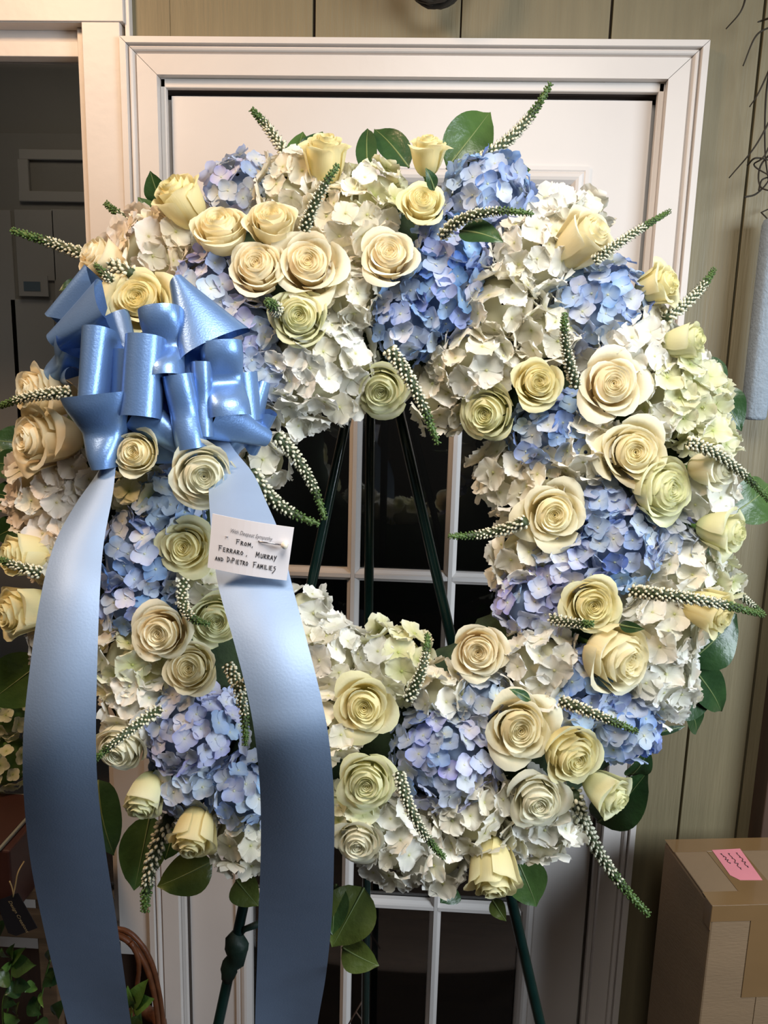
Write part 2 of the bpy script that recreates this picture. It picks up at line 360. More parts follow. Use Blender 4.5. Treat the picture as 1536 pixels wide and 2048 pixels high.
for s in (-1, 1):
    x0, x1 = sorted((s * IX, s * (IX + 0.012)))
    cbox('jamb', x0, x1, wallY + 0.0002, 0.11, 0, IZ + 0.012, M['white_paint'], tr)
    x0, x1 = sorted((s * (IX - 0.009), s * (IX - 0.0001)))
    cbox('stop_bead', x0, x1, 0.016, 0.028, 0, IZ, M['white_paint'], tr, 0.0015)
cbox('jamb', -IX, IX, wallY + 0.0002, 0.11, IZ, IZ + 0.012, M['white_paint'], tr)
for s in (-1, 1):
    x0, x1 = sorted((s * 0.459 * K, s * IX)); cbox('rabbet', x0, x1, 0.052, 0.11, 0, IZ, M['white_paint'], tr)
cbox('rabbet', -IX, IX, 0.052, 0.11, zz(2.044), IZ, M['white_paint'], tr)
cbox('stop_bead', -IX, IX, 0.016, 0.028, IZ - 0.014, IZ - 0.0001, M['white_paint'], tr, 0.0015)

# glazed door with fifteen lights
DY = 0.030; DX = 0.4575 * K; DZ = zz(2.042)
gx, gz1, gz0 = 0.313 * K, zz(1.888), zz(1.888 - 5 * 0.394)
d1 = empty('door_1', (0, DY, 0)); tag(d1, kind='structure')
for s in (-1, 1):
    x0, x1 = sorted((s * DX, s * (gx + 0.004))); cbox('stile', x0, x1, DY, DY + 0.04, 0.01, DZ, M['door_paint'], d1)
cbox('rail', -gx - 0.004, gx + 0.004, DY, DY + 0.04, gz1 + 0.004, DZ - 0.0001, M['door_paint'], d1)
cbox('rail', -gx - 0.004, gx + 0.004, DY, DY + 0.04, 0.0101, gz0 - 0.004, M['door_paint'], d1)
# raised moulding round the glass
mp = [(0.0, DY + 0.018), (0.0, DY + 0.004), (0.12, DY - 0.001), (0.30, DY - 0.006), (0.45, DY - 0.0075), (0.62, DY - 0.006), (0.72, DY - 0.003), (0.80, DY - 0.0045), (1.0, DY - 0.0045), (1.0, DY + 0.004)]
def moulding(corners):
    v = []
    for (ix, iz, ox, oz) in corners:
        for d, y in mp: v.append((ix + (ox - ix) * d, y, iz + (oz - iz) * d))
    o = link('moulding', mesh('moulding', v, grid_faces(len(mp), 2), smooth=False), M['door_paint'], d1); o.matrix_parent_inverse = Matrix.Translation(-d1.location)
mw = 0.036 * K; ix, ox = gx, gx + mw; iz1, oz1, iz0, oz0 = gz1, gz1 + mw, gz0, gz0 - mw
moulding([(-ix, iz0, -ox, oz0), (-ix, iz1, -ox, oz1)]); moulding([(-ix, iz1, -ox, oz1), (ix, iz1, ox, oz1)])
moulding([(ix, iz1, ox, oz1), (ix, iz0, ox, oz0)]); moulding([(ix, iz0, ox, oz0), (-ix, iz0, -ox, oz0)])
mpf = [(-1, 0.016), (-0.9, 0.006), (-0.45, 0.001), (-0.3, -0.003), (0.3, -0.003), (0.45, 0.001), (0.9, 0.006), (1, 0.016)]
def muntin(a, b, vert):
    hw = 0.0115; v = []
    for e in (a, b):
        for d, y in mpf:
            v.append((e[0] + d * hw, DY + y + 0.004, e[1]) if vert else (e[0], DY + y + 0.004, e[1] + d * hw))
    o = link('muntin', mesh('muntin', v, grid_faces(len(mpf), 2), smooth=False), M['door_paint'], d1); o.matrix_parent_inverse = Matrix.Translation(-d1.location)
cols = [-gx, -gx / 3 * 1.0, gx / 3 * 1.0 + 0.004, gx]
cols[1] = -0.090 * K; cols[2] = 0.117 * K
rows = [gz0 + (gz1 - gz0) * k / 5 for k in range(6)]
for k in (1, 2): muntin((cols[k], gz0), (cols[k], gz1), True)
for k in range(1, 5):
    for c in range(3): muntin((cols[c] + (0.004 if c else 0), rows[k]), (cols[c + 1] - (0.004 if c < 2 else 0), rows[k]), False)
for c in range(3):
    for r in range(5):
        cbox('pane', cols[c], cols[c + 1], DY + 0.0185, DY + 0.0205, rows[r], rows[r + 1], M['glass'], d1)
# backing box behind the door; the unlit room's darkness is painted in black
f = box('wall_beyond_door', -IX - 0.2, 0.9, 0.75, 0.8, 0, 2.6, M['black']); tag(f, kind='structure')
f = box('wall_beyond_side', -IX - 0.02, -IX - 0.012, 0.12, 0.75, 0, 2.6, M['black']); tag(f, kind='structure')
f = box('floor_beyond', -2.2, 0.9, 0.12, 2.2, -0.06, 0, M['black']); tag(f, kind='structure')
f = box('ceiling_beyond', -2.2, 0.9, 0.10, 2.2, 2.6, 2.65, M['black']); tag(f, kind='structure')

# window left of the door
w1 = empty('window_1', (-0.8 * K, 0, zz(1.2))); tag(w1, kind='structure')
wx0, wx1 = -1.75 * K, -0.613 * K
zs = zz(0.245)
cbox('casing_board', wx1, -OX - 0.0008, -0.001, wallY + 0.02, zs - 0.055, zz(2.156), M['white_paint'], w1, 0.001)
cbox('head_casing', wx0 - 0.1, -0.533 * K, -0.002, wallY + 0.02, zz(2.1565), 2.75, M['white_paint'], w1, 0.001)
cbox('caulk_strip', -0.533 * K, -0.524 * K, 0.004, wallY + 0.01, ZT + 0.0005, 2.75, M['white_paint'], w1, 0.001)
cbox('reveal', wx0, wx1 - 0.0005, 0.001, 0.05, zz(2.1555), zz(2.1655), M['white_paint'], w1)
cbox('sash_stile', wx1 - 0.016, wx1 - 0.0005, 0.018, 0.05, zs, zz(2.155), M['white_paint'], w1, 0.001)
cbox('sash_rail', wx0, wx1 - 0.0005, 0.0185, 0.05, zz(2.105), zz(2.132), M['white_paint'], w1, 0.001)
cbox('sash_rail', wx0, wx1 - 0.0005, 0.028, 0.05, zz(2.132), zz(2.1555), M['white_paint'], w1, 0.001)
cbox('sash_rail', wx0, wx1 - 0.0005, 0.0185, 0.05, zs, zs + 0.05, M['white_paint'], w1, 0.001)
cbox('window_sill', wx0, wx1 - 0.001, -0.03, 0.05, zs - 0.03, zs - 0.0005, M['white_paint'], w1, 0.002)
cbox('pane', wx0, wx1 - 0.012, 0.040, 0.042, zs + 0.04, zz(2.11), M['glass'], w1)
f = box('wall_window', -2.3, -OX - 0.001, wallY + 0.0205, wallY + 0.06, 0, zs - 0.06, M['brown_wood']); tag(f, kind='structure')
f = box('wall_left_of_window', XL, wx0, wallY, wallY + 0.06, 0, 2.75, M['plaster']); tag(f, kind='structure')
# the dim room seen through that window, with a panelled door and a notice
RY = 1.15
f = box('wall_dim_room', -2.6, -IX - 0.02, RY, RY + 0.05, 0, 2.6, M['dim_wall']); tag(f, kind='structure')
d2 = empty('door_2', (-1.2, RY, 0)); tag(d2, kind='structure')
def dimrect(x0, x1, y0, y1, name, m, t, th=0.012):
    a = onY(x0, y1, RY - t); b = onY(x1, y0, RY - t)
    cbox(name, a.x, b.x, RY - t, RY - t + th, a.z, b.z, m, d2, 0.002)
dimrect(-70, 240, 268, 880, 'door_slab', M['dim_wall'], 0.02, 0.018)
for (x0, x1, y0, y1) in ((38, 215, 300, 318), (38, 215, 384, 402), (38, 55, 318, 384), (198, 215, 318, 384)): dimrect(x0, x1, y0, y1, 'panel_moulding', M['dim_white'], 0.036)
for (x0, x1, y0, y1) in ((-40, 20, 420, 860), (36, 106, 420, 560), (124, 200, 420, 860), (36, 106, 600, 860)): dimrect(x0, x1, y0, y1, 'door_panel', M['dim_white'], 0.028)
nb = empty('framed_notice', onY(68, 590, RY - 0.05)); tag(nb, 'pale notice with a blue patch hanging in the dim room behind the window', 'notice')
a, b = onY(40, 592, RY - 0.04), onY(96, 552, RY - 0.04); cbox('sheet', a.x, b.x, RY - 0.045, RY - 0.041, a.z, b.z, M['dim_white'], nb)
a, b = onY(50, 582, RY - 0.04), onY(82, 564, RY - 0.04); cbox('blue_patch', a.x, b.x, RY - 0.0465, RY - 0.0455, a.z, b.z, mat('dim_blue', (0.14, 0.19, 0.22), 0.8), nb)

# ================================================================== FLOWER BUILDERS
def petal_geo(t, theta, span, opn, tall, rnd, nu=9, nv=9):
    rr = 0.10 + (0.74 if not tall else 0.58) * t
    if tall: zt = 0.80 - 0.22 * t * t
    else: zt = 0.30 + 0.17 * math.sin(PI * min(t * 1.3, 1.0)) - 0.17 * t
    flare = (0.015 + 0.34 * t ** 1.8 * opn) * rnd.uniform(0.75, 1.25)
    droop = (0.0 + 0.26 * t ** 2.2 * opn) * rnd.uniform(0.7, 1.3)
    ph = rnd.uniform(0, 6.28); rip = rnd.uniform(0.015, 0.04) * (0.5 + t)
    lean = rnd.uniform(-0.05, 0.05)
    lay = max(0.0, t - 0.35) * opn if not tall else max(0.0, t - 0.6) * opn * 0.5
    p = [(0.07, -0.95), (rr * 1.3 + 0.05, -0.80), (rr * (0.97 - 0.22 * lay), zt - 0.12 + 0.20 * t * opn), (rr + flare, zt - droop)]
    v, uv = [], []
    for j in range(nv):
        q = j / (nv - 1)
        for i in range(nu):
            u = -1 + 2 * i / (nu - 1)
            w = q * (1 - 0.20 * abs(u) ** 3 + 0.04 * math.cos(u * 2.2))
            a, b, c, d = (1 - w) ** 3, 3 * w * (1 - w) ** 2, 3 * w * w * (1 - w), w ** 3
            r = a * p[0][0] + b * p[1][0] + c * p[2][0] + d * p[3][0]
            z = a * p[0][1] + b * p[1][1] + c * p[2][1] + d * p[3][1]
            r *= 1 + 0.07 * u * (1 - 0.4 * t) + lean * u
            rim = w ** 5
            r += rip * rim * math.sin(3.1 * u + ph) * 1.4
            z += rip * rim * math.sin(4.3 * u + ph * 1.7) + 0.05 * rim * (1 - u * u) * t
            an = theta + u * span / 2 * (0.55 + 0.45 * min(1, w * 2.2))
            v.append((r * math.cos(an), r * math.sin(an), z)); uv.append((q, i / (nu - 1)))
    return v, grid_faces(nu, nv), uv
def make_rose(seed, opn, tall, n_out):
    rnd = random.Random(seed); parts = []
    # the rolled heart
    v, fc, uv = [], [], []
    turns, ns, nv = 2.4, 34, 6; ccw = 1
    top = 0.74 if tall else 0.36
    for j in range(nv):
        q = j / (nv - 1)
        for i in range(ns):
            s = i / (ns - 1); r = (0.02 + 0.13 * s) * (0.75 + 0.35 * q)
            an = s * turns * 2 * PI; z = -0.3 + (top + 0.3 - 0.05 * (1 - s)) * q + 0.012 * math.sin(an * 1.7) * q
            v.append((r * math.cos(an), r * math.sin(an), z)); uv.append((0.35 + 0.4 * q, s))
    fc += grid_faces(ns, nv)
    k = 0; th = rnd.uniform(0, 6)
    for i in range(9):
        t = 0.07 + 0.27 * i / 9; th += 2.4
        a, b, c = petal_geo(t, th, 3.0, opn, tall, rnd, 11, 7)
        off = len(v); v += a; fc += [tuple(x + off for x in q) for q in b]; uv += c
    off = len(v); nb, nr = 20, 7      # the packed inner petals below the rims
    for j in range(nr):
        t = 0.02 + 0.62 * j / (nr - 1); r = 0.10 + (0.74 if not tall else 0.58) * t if j else 0.03
        z = ((0.80 - 0.22 * t * t) if tall else (0.30 + 0.17 * math.sin(PI * min(t * 1.3, 1.0)) - 0.17 * t)) - 0.105 - 0.10 * t
        for i in range(nb):
            a = 2 * PI * i / nb; v.append((r * math.cos(a), r * math.sin(a), z)); uv.append((0.55, i / nb))
    fc += grid_faces(nb, nr, off, True)
    parts.append(('rose_heart', mesh('rose_heart', v, fc, uv)))
    for i in range(n_out):
        t = 0.36 + 0.64 * (i / (n_out - 1)) ** 0.9; th += 2.399 + rnd.uniform(-0.25, 0.25)
        a, b, c = petal_geo(t, th, (2.6 - 0.75 * t) * rnd.uniform(0.9, 1.1), opn, tall, rnd)
        parts.append(('petal', mesh('petal', a, b, c)))
    return parts
ROSE = {'open': [make_rose(11, 1.0, False, 13), make_rose(12, 0.8, False, 14), make_rose(13, 1.15, False, 12), make_rose(14, 0.9, False, 15)],
        'half': [make_rose(21, 0.5, False, 13), make_rose(22, 0.62, False, 14)],
        'side': [make_rose(31, 0.85, True, 11), make_rose(32, 1.15, True, 10), make_rose(33, 0.6, True, 11)]}
WIDE = {'open': 1.08, 'half': 0.96, 'side': 0.86}
sv, sf = tube_geo([V((0, 0, -2.2)), V((0, 0, -1.05)), V((0, 0, -0.86)), V((0, 0, -0.74))], [0.07, 0.08, 0.20, 0.26], 8)
STEM_ME = mesh('stem', sv, sf)
rose_n = 0
def rose(x, y, dia, dx, dy, kind, tint, label, lift=0.030, group='cream roses in the wreath'):
    global rose_n
    P, s, rad = surf(x, y, lift)
    F = (NW + EX * dx - EY * dy).normalized()
    sz = dia * depth(P) / FPX / 2 / WIDE[kind]
    vs = ROSE[kind]; parts = vs[rose_n % len(vs)]; rose_n += 1
    mid = 0.15 if kind != 'side' else 0.1
    root = empty('rose', mw=frame(F, roll=random.uniform(0, 6.28), loc=P - F * (mid * sz)))
    tag(root, label, 'rose', group)
    sm = Matrix.Scale(sz, 4)
    for nm, me in parts: link(nm, me, M['rose_' + tint], root, sm)
    link('stem', STEM_ME, M['stem'], root, sm)
    return root

def floret_geo(seed, ruffle, npet=4):
    rnd = random.Random(seed); v, fc, uv = [], [], []
    nu, nv = (9, 5) if ruffle else (5, 5)
    for k in range(npet):
        th = k * 2 * PI / npet + rnd.uniform(-0.12, 0.12); L = rnd.uniform(0.92, 1.08); lift = 0.015 * (k % 2) + rnd.uniform(0, 0.02)
        cup = rnd.uniform(0.0, 0.45); ph = rnd.uniform(0, 6.28); tw = rnd.uniform(-0.45, 0.45); off = len(v)
        for j in range(nv):
            q = j / (nv - 1); wd = (0.62 if ruffle else 0.55) * (math.sin(PI * min(q * 0.90 + 0.03, 1)) ** 0.7 if q > 0 else 0.06)
            if q == 1: wd = 0.25
            for i in range(nu):
                u = -1 + 2 * i / (nu - 1)
                r = (0.05 + 0.95 * q * L) - 0.09 * u * u * q * q
                if ruffle: r += 0.03 * q * q * math.cos(u * 9 + ph)
                z = lift + cup * q * q - 0.14 * max(0, q - 0.6) * 2 * (0.5 + cup) + 0.12 * u * u * q + tw * u * wd * q
                if ruffle: z += 0.08 * q * q * math.sin(u * 5.5 + ph)
                lx, ly = r, u * wd
                v.append((lx * math.cos(th) - ly * math.sin(th), lx * math.sin(th) + ly * math.cos(th), z)); uv.append((0.12 + 0.88 * max(q, abs(u) * 0.75 * (q > 0.2)), i / (nu - 1)))
        fc += grid_faces(nu, nv, off)
    # the little bead in the middle
    off = len(v); v += [(0, 0, 0.12)] + [(0.085 * math.cos(a * PI / 3), 0.085 * math.sin(a * PI / 3), 0.03) for a in range(6)]
    uv += [(0, 0)] * 7; fc += [(off, off + 1 + a, off + 1 + (a + 1) % 6) for a in range(6)]
    return mesh('floret', v, fc, uv)
FLO = {False: [floret_geo(40 + i, False) for i in range(6)], True: [floret_geo(60 + i, True, 4 if i % 3 else 5) for i in range(7)]}
def dome_me():
    v, fc = [], []; n, m_ = 14, 8
    for j in range(m_):
        a = PI * (0.02 + 0.96 * j / (m_ - 1))
        for i in range(n):
            b = 2 * PI * i / n; v.append((math.sin(a) * math.cos(b), math.sin(a) * math.sin(b), math.cos(a)))
    return mesh('flower_core', v, grid_faces(n, m_, 0, True))
DOME = dome_me()
def hyd(x, y, r, tint, label, fr=None, lift=0.0, dx=None, dy=None, flat=0.85):
    blue = tint in ('blue', 'deep', 'pale', 'lilac')
    P, s, rad = surf(x, y, lift)
    if dx is None: F = (NW + rad * (0.62 * s) + V((random.uniform(-.1, .1), 0, random.uniform(-.1, .1)))).normalized()
    else: F = (NW + EX * dx - EY * dy).normalized()
    k = depth(P) / FPX; R = r * k; fr = (fr or (24 if blue else 31)) * k
    root = empty('hydrangea', mw=frame(F, roll=random.uniform(0, 6.28), loc=P - F * (R * 0.42)))
    tag(root, label, 'hydrangea', ('blue' if blue else 'white') + ' hydrangeas in the wreath')
    link('flower_core', DOME, M['core_blue' if blue else 'core_white'], root, Matrix.Diagonal((R * 0.80, R * 0.80, R * 0.70 * flat, 1)))
    amax = math.radians(108); n = int(2 * (R / fr) ** 2 * (1 - math.cos(amax)) * (1.55 if blue else 1.6))
    ga = PI * (3 - math.sqrt(5))
    for i in range(n):
        c = 1 - (1 - math.cos(amax)) * (i + 0.5) / n; a = math.acos(c) + random.uniform(-0.07, 0.07); b = i * ga + random.uniform(-0.15, 0.15)
        dr = V((math.sin(a) * math.cos(b), math.sin(a) * math.sin(b), math.cos(a) * flat))
        o = (dr + V((random.uniform(-1, 1), random.uniform(-1, 1), random.uniform(-1, 1))) * (0.45 if blue else 0.45)).normalized()
        loc = dr * (R * random.uniform(0.88, 1.06))
        tn = tint
        if blue:
            q = random.random()
            if q < 0.16: tn = {'blue': 'pale', 'deep': 'blue', 'pale': 'lilac', 'lilac': 'pale'}[tint]
            elif q < 0.26: tn = {'blue': 'deep', 'deep': 'lilac', 'pale': 'blue', 'lilac': 'blue'}[tint]
        else:
            q = random.random()
            if q < 0.2: tn = {'white': 'cream', 'cream': 'white', 'lime': 'white', 'peach': 'cream'}[tint]
        link('floret', random.choice(FLO[not blue]), M['hyd_' + tn], root, frame(o, V((0, 1, 0.01)), random.uniform(0, 6.28), loc, fr * random.uniform(0.85, 1.2)))
    return root

ICO = []
def ico_geo():
    t = (1 + 5 ** 0.5) / 2
    v = [V(p).normalized() for p in [(-1, t, 0), (1, t, 0), (-1, -t, 0), (1, -t, 0), (0, -1, t), (0, 1, t), (0, -1, -t), (0, 1, -t), (t, 0, -1), (t, 0, 1), (-t, 0, -1), (-t, 0, 1)]]
    fc = [(0, 11, 5), (0, 5, 1), (0, 1, 7), (0, 7, 10), (0, 10, 11), (1, 5, 9), (5, 11, 4), (11, 10, 2), (10, 7, 6), (7, 1, 8), (3, 9, 4), (3, 4, 2), (3, 2, 6), (3, 6, 8), (3, 8, 9), (4, 9, 5), (2, 4, 11), (6, 2, 10), (8, 6, 7), (9, 8, 1)]
    return v, fc
IV, IF = ico_geo()
def spike(pts, label, hs=None, wide=10.5, green=0.25):
    """pts: base, middle, tip in the picture; hs: how far each stands off the flowers"""
    hs = hs or (0.012, 0.040, 0.055)
    W = []
    for (x, y), h in zip(pts, hs):
        p, s, rad = surf(x, y, h); W.append(p)
    path = bez(W[0], W[1], W[2], 26)
    k = depth(W[1]) / FPX; R = wide * 1.30 * k
    L = sum((path[i + 1] - path[i]).length for i in range(25))
    root = empty('flower_spike', W[0]); tag(root, label, 'flower spike', 'white speedwell spikes in the wreath')
    def inv(o): o.matrix_parent_inverse = Matrix.Translation(-W[0]); return o
    prof = [R * 0.62 * (1 - 0.55 * (i / 25) ** 1.6) for i in range(26)]
    prof[-1] = R * 0.12; prof[-2] = R * 0.22
    inv(tube('stem', path[:21], prof[:21], M['bract'], root, 8)); inv(tube('tip', path[20:], prof[20:], M['bud_green'], root, 8))
    step = R * 0.52; rows_ = int(L / step); wv, wf, gv, gf, bv, bf = [], [], [], [], [], []
    ph = random.random() * 6
    for r in range(rows_):
        t = (r + 0.5) / rows_
        fi = t * 25; i0 = min(int(fi), 24); p = path[i0].lerp(path[i0 + 1], fi - i0); tg = (path[i0 + 1] - path[i0]).normalized()
        x = tg.cross(V((0.3, 0.2, 1))).normalized(); y = tg.cross(x)
        body = R * (0.78 - 0.42 * t ** 1.4); bs = R * (0.225 - 0.115 * t)
        nb_ = 6 if t < 0.6 else 7
        gr = t > 1 - green + random.uniform(-0.05, 0.05)
        for q in range(nb_):
            a = ph + r * 0.41 + q * 2 * PI / nb_ + random.uniform(-0.12, 0.12); n = x * math.cos(a) + y * math.sin(a)
            c = p + n * body + tg * random.uniform(-0.3, 0.3) * step
            ax = (n + tg * 0.55).normalized(); s = bs * random.uniform(0.8, 1.15)
            vv, ff = (gv, gf) if gr else (wv, wf)
            off = len(vv); e1 = ax.orthogonal().normalized(); e2 = ax.cross(e1)
            for w in IV: vv.append(c + (e1 * w.x + e2 * w.y) * s + ax * (w.z * s * 1.55))
            ff += [tuple(z + off for z in g) for g in IF]
            if not gr:
                off = len(bv); bb = p + n * body * 0.8
                tip = bb + (n * 0.85 + tg * 0.7) * R * 0.58
                sd = tg.cross(n) * R * 0.10
                bv += [bb + sd, bb - sd, tip, bb + tg * R * 0.09]; bf += [(off, off + 1, off + 2), (off + 1, off + 3, off + 2), (off + 3, off, off + 2)]
    if wv: tag(inv(link('white_buds', mesh('white_buds', wv, wf), M['bud_white'], root)), kind='stuff')
    if gv: tag(inv(link('green_buds', mesh('green_buds', gv, gf), M['bud_green'], root)), kind='stuff')
    if bv: tag(inv(link('bracts', mesh('bracts', bv, bf, smooth=False), M['bract'], root)), kind='stuff')
    return root

def leaf_geo(base, tip, normal, width, curl=0.12, fold=0.25, pointed=0.75, wave=0.03, nv=13, nu=7):
    ax = tip - base; L = ax.length; ax = ax / L; n = (normal - ax * normal.dot(ax)).normalized(); sd = ax.cross(n)
    v, uv, rib = [], [], []; ph = random.uniform(0, 6)
    for j in range(nv):
        q = j / (nv - 1)
        w = width * 0.5 * (math.sin(PI * q ** pointed) ** 0.8) if 0 < q < 1 else 0.0004
        if q > 0.85: w *= 0.8
        c = base + ax * (L * q) + n * (L * curl * (math.sin(PI * q * 0.9) - q * 0.6)); rib.append(c + n * (-0.0002))
        for i in range(nu):
            u = -1 + 2 * i / (nu - 1)
            v.append(c + sd * (u * w) + n * (abs(u) * w * fold + wave * width * math.sin(q * 9 + ph + u) * abs(u))); uv.append((q, i / (nu - 1)))
    return v, grid_faces(nu, nv), uv, rib
def leaf(b, t, width, mt, label, h=(-0.02, 0.0), nrm=None, plane=None, curl=0.10, fold=0.22, group='broad green leaves round the wreath', name='broad_leaf', pointed=0.75):
    if plane is None:
        B, T = surf(b[0], b[1], h[0])[0], surf(t[0], t[1], h[1])[0]
    else: B, T = onY(b[0], b[1], plane[0]), onY(t[0], t[1], plane[1])
    k = depth(B) / FPX; n = (nrm if nrm is not None else NW + V((random.uniform(-.3, .3), 0, random.uniform(-.1, .4)))).normalized()
    v, fc, uv, rib = leaf_geo(B, T, n, width * k, curl, fold, pointed)
    root = empty(name, B); tag(root, label, 'leaf', group)
    inv = Matrix.Translation(-B)
    o = link('blade', mesh('blade', v, fc, uv), M['leaf_' + mt], root); o.matrix_parent_inverse = inv
    tube('midrib', rib, [0.0016 * (1 - 0.8 * i / (len(rib) - 1)) for i in range(len(rib))], M['midrib'], o, 5)
    return root

# ================================================================== THE WREATH
wf_ = []
v = []; fc = []
ns, nt_ = 72, 14
for i in range(ns):
    a = 2 * PI * i / ns; rd = EX * math.cos(a) + EY * math.sin(a)
    for j in range(nt_):
        b = 2 * PI * j / nt_; rr = 0.118 * (1 + random.uniform(-.04, .04))
        v.append(CW + rd * (R0 + rr * math.cos(b)) + NW * (0.055 * math.sin(b) - 0.012))
for i in range(ns):
    for j in range(nt_):
        fc.append((i * nt_ + j, i * nt_ + (j + 1) % nt_, ((i + 1) % ns) * nt_ + (j + 1) % nt_, ((i + 1) % ns) * nt_ + j))
wo = link('wreath_ring', mesh('wreath_ring', v, fc), M['foam'])
tag(wo, 'dark green foam ring that carries all the flowers, seen in the gaps', 'wreath ring')

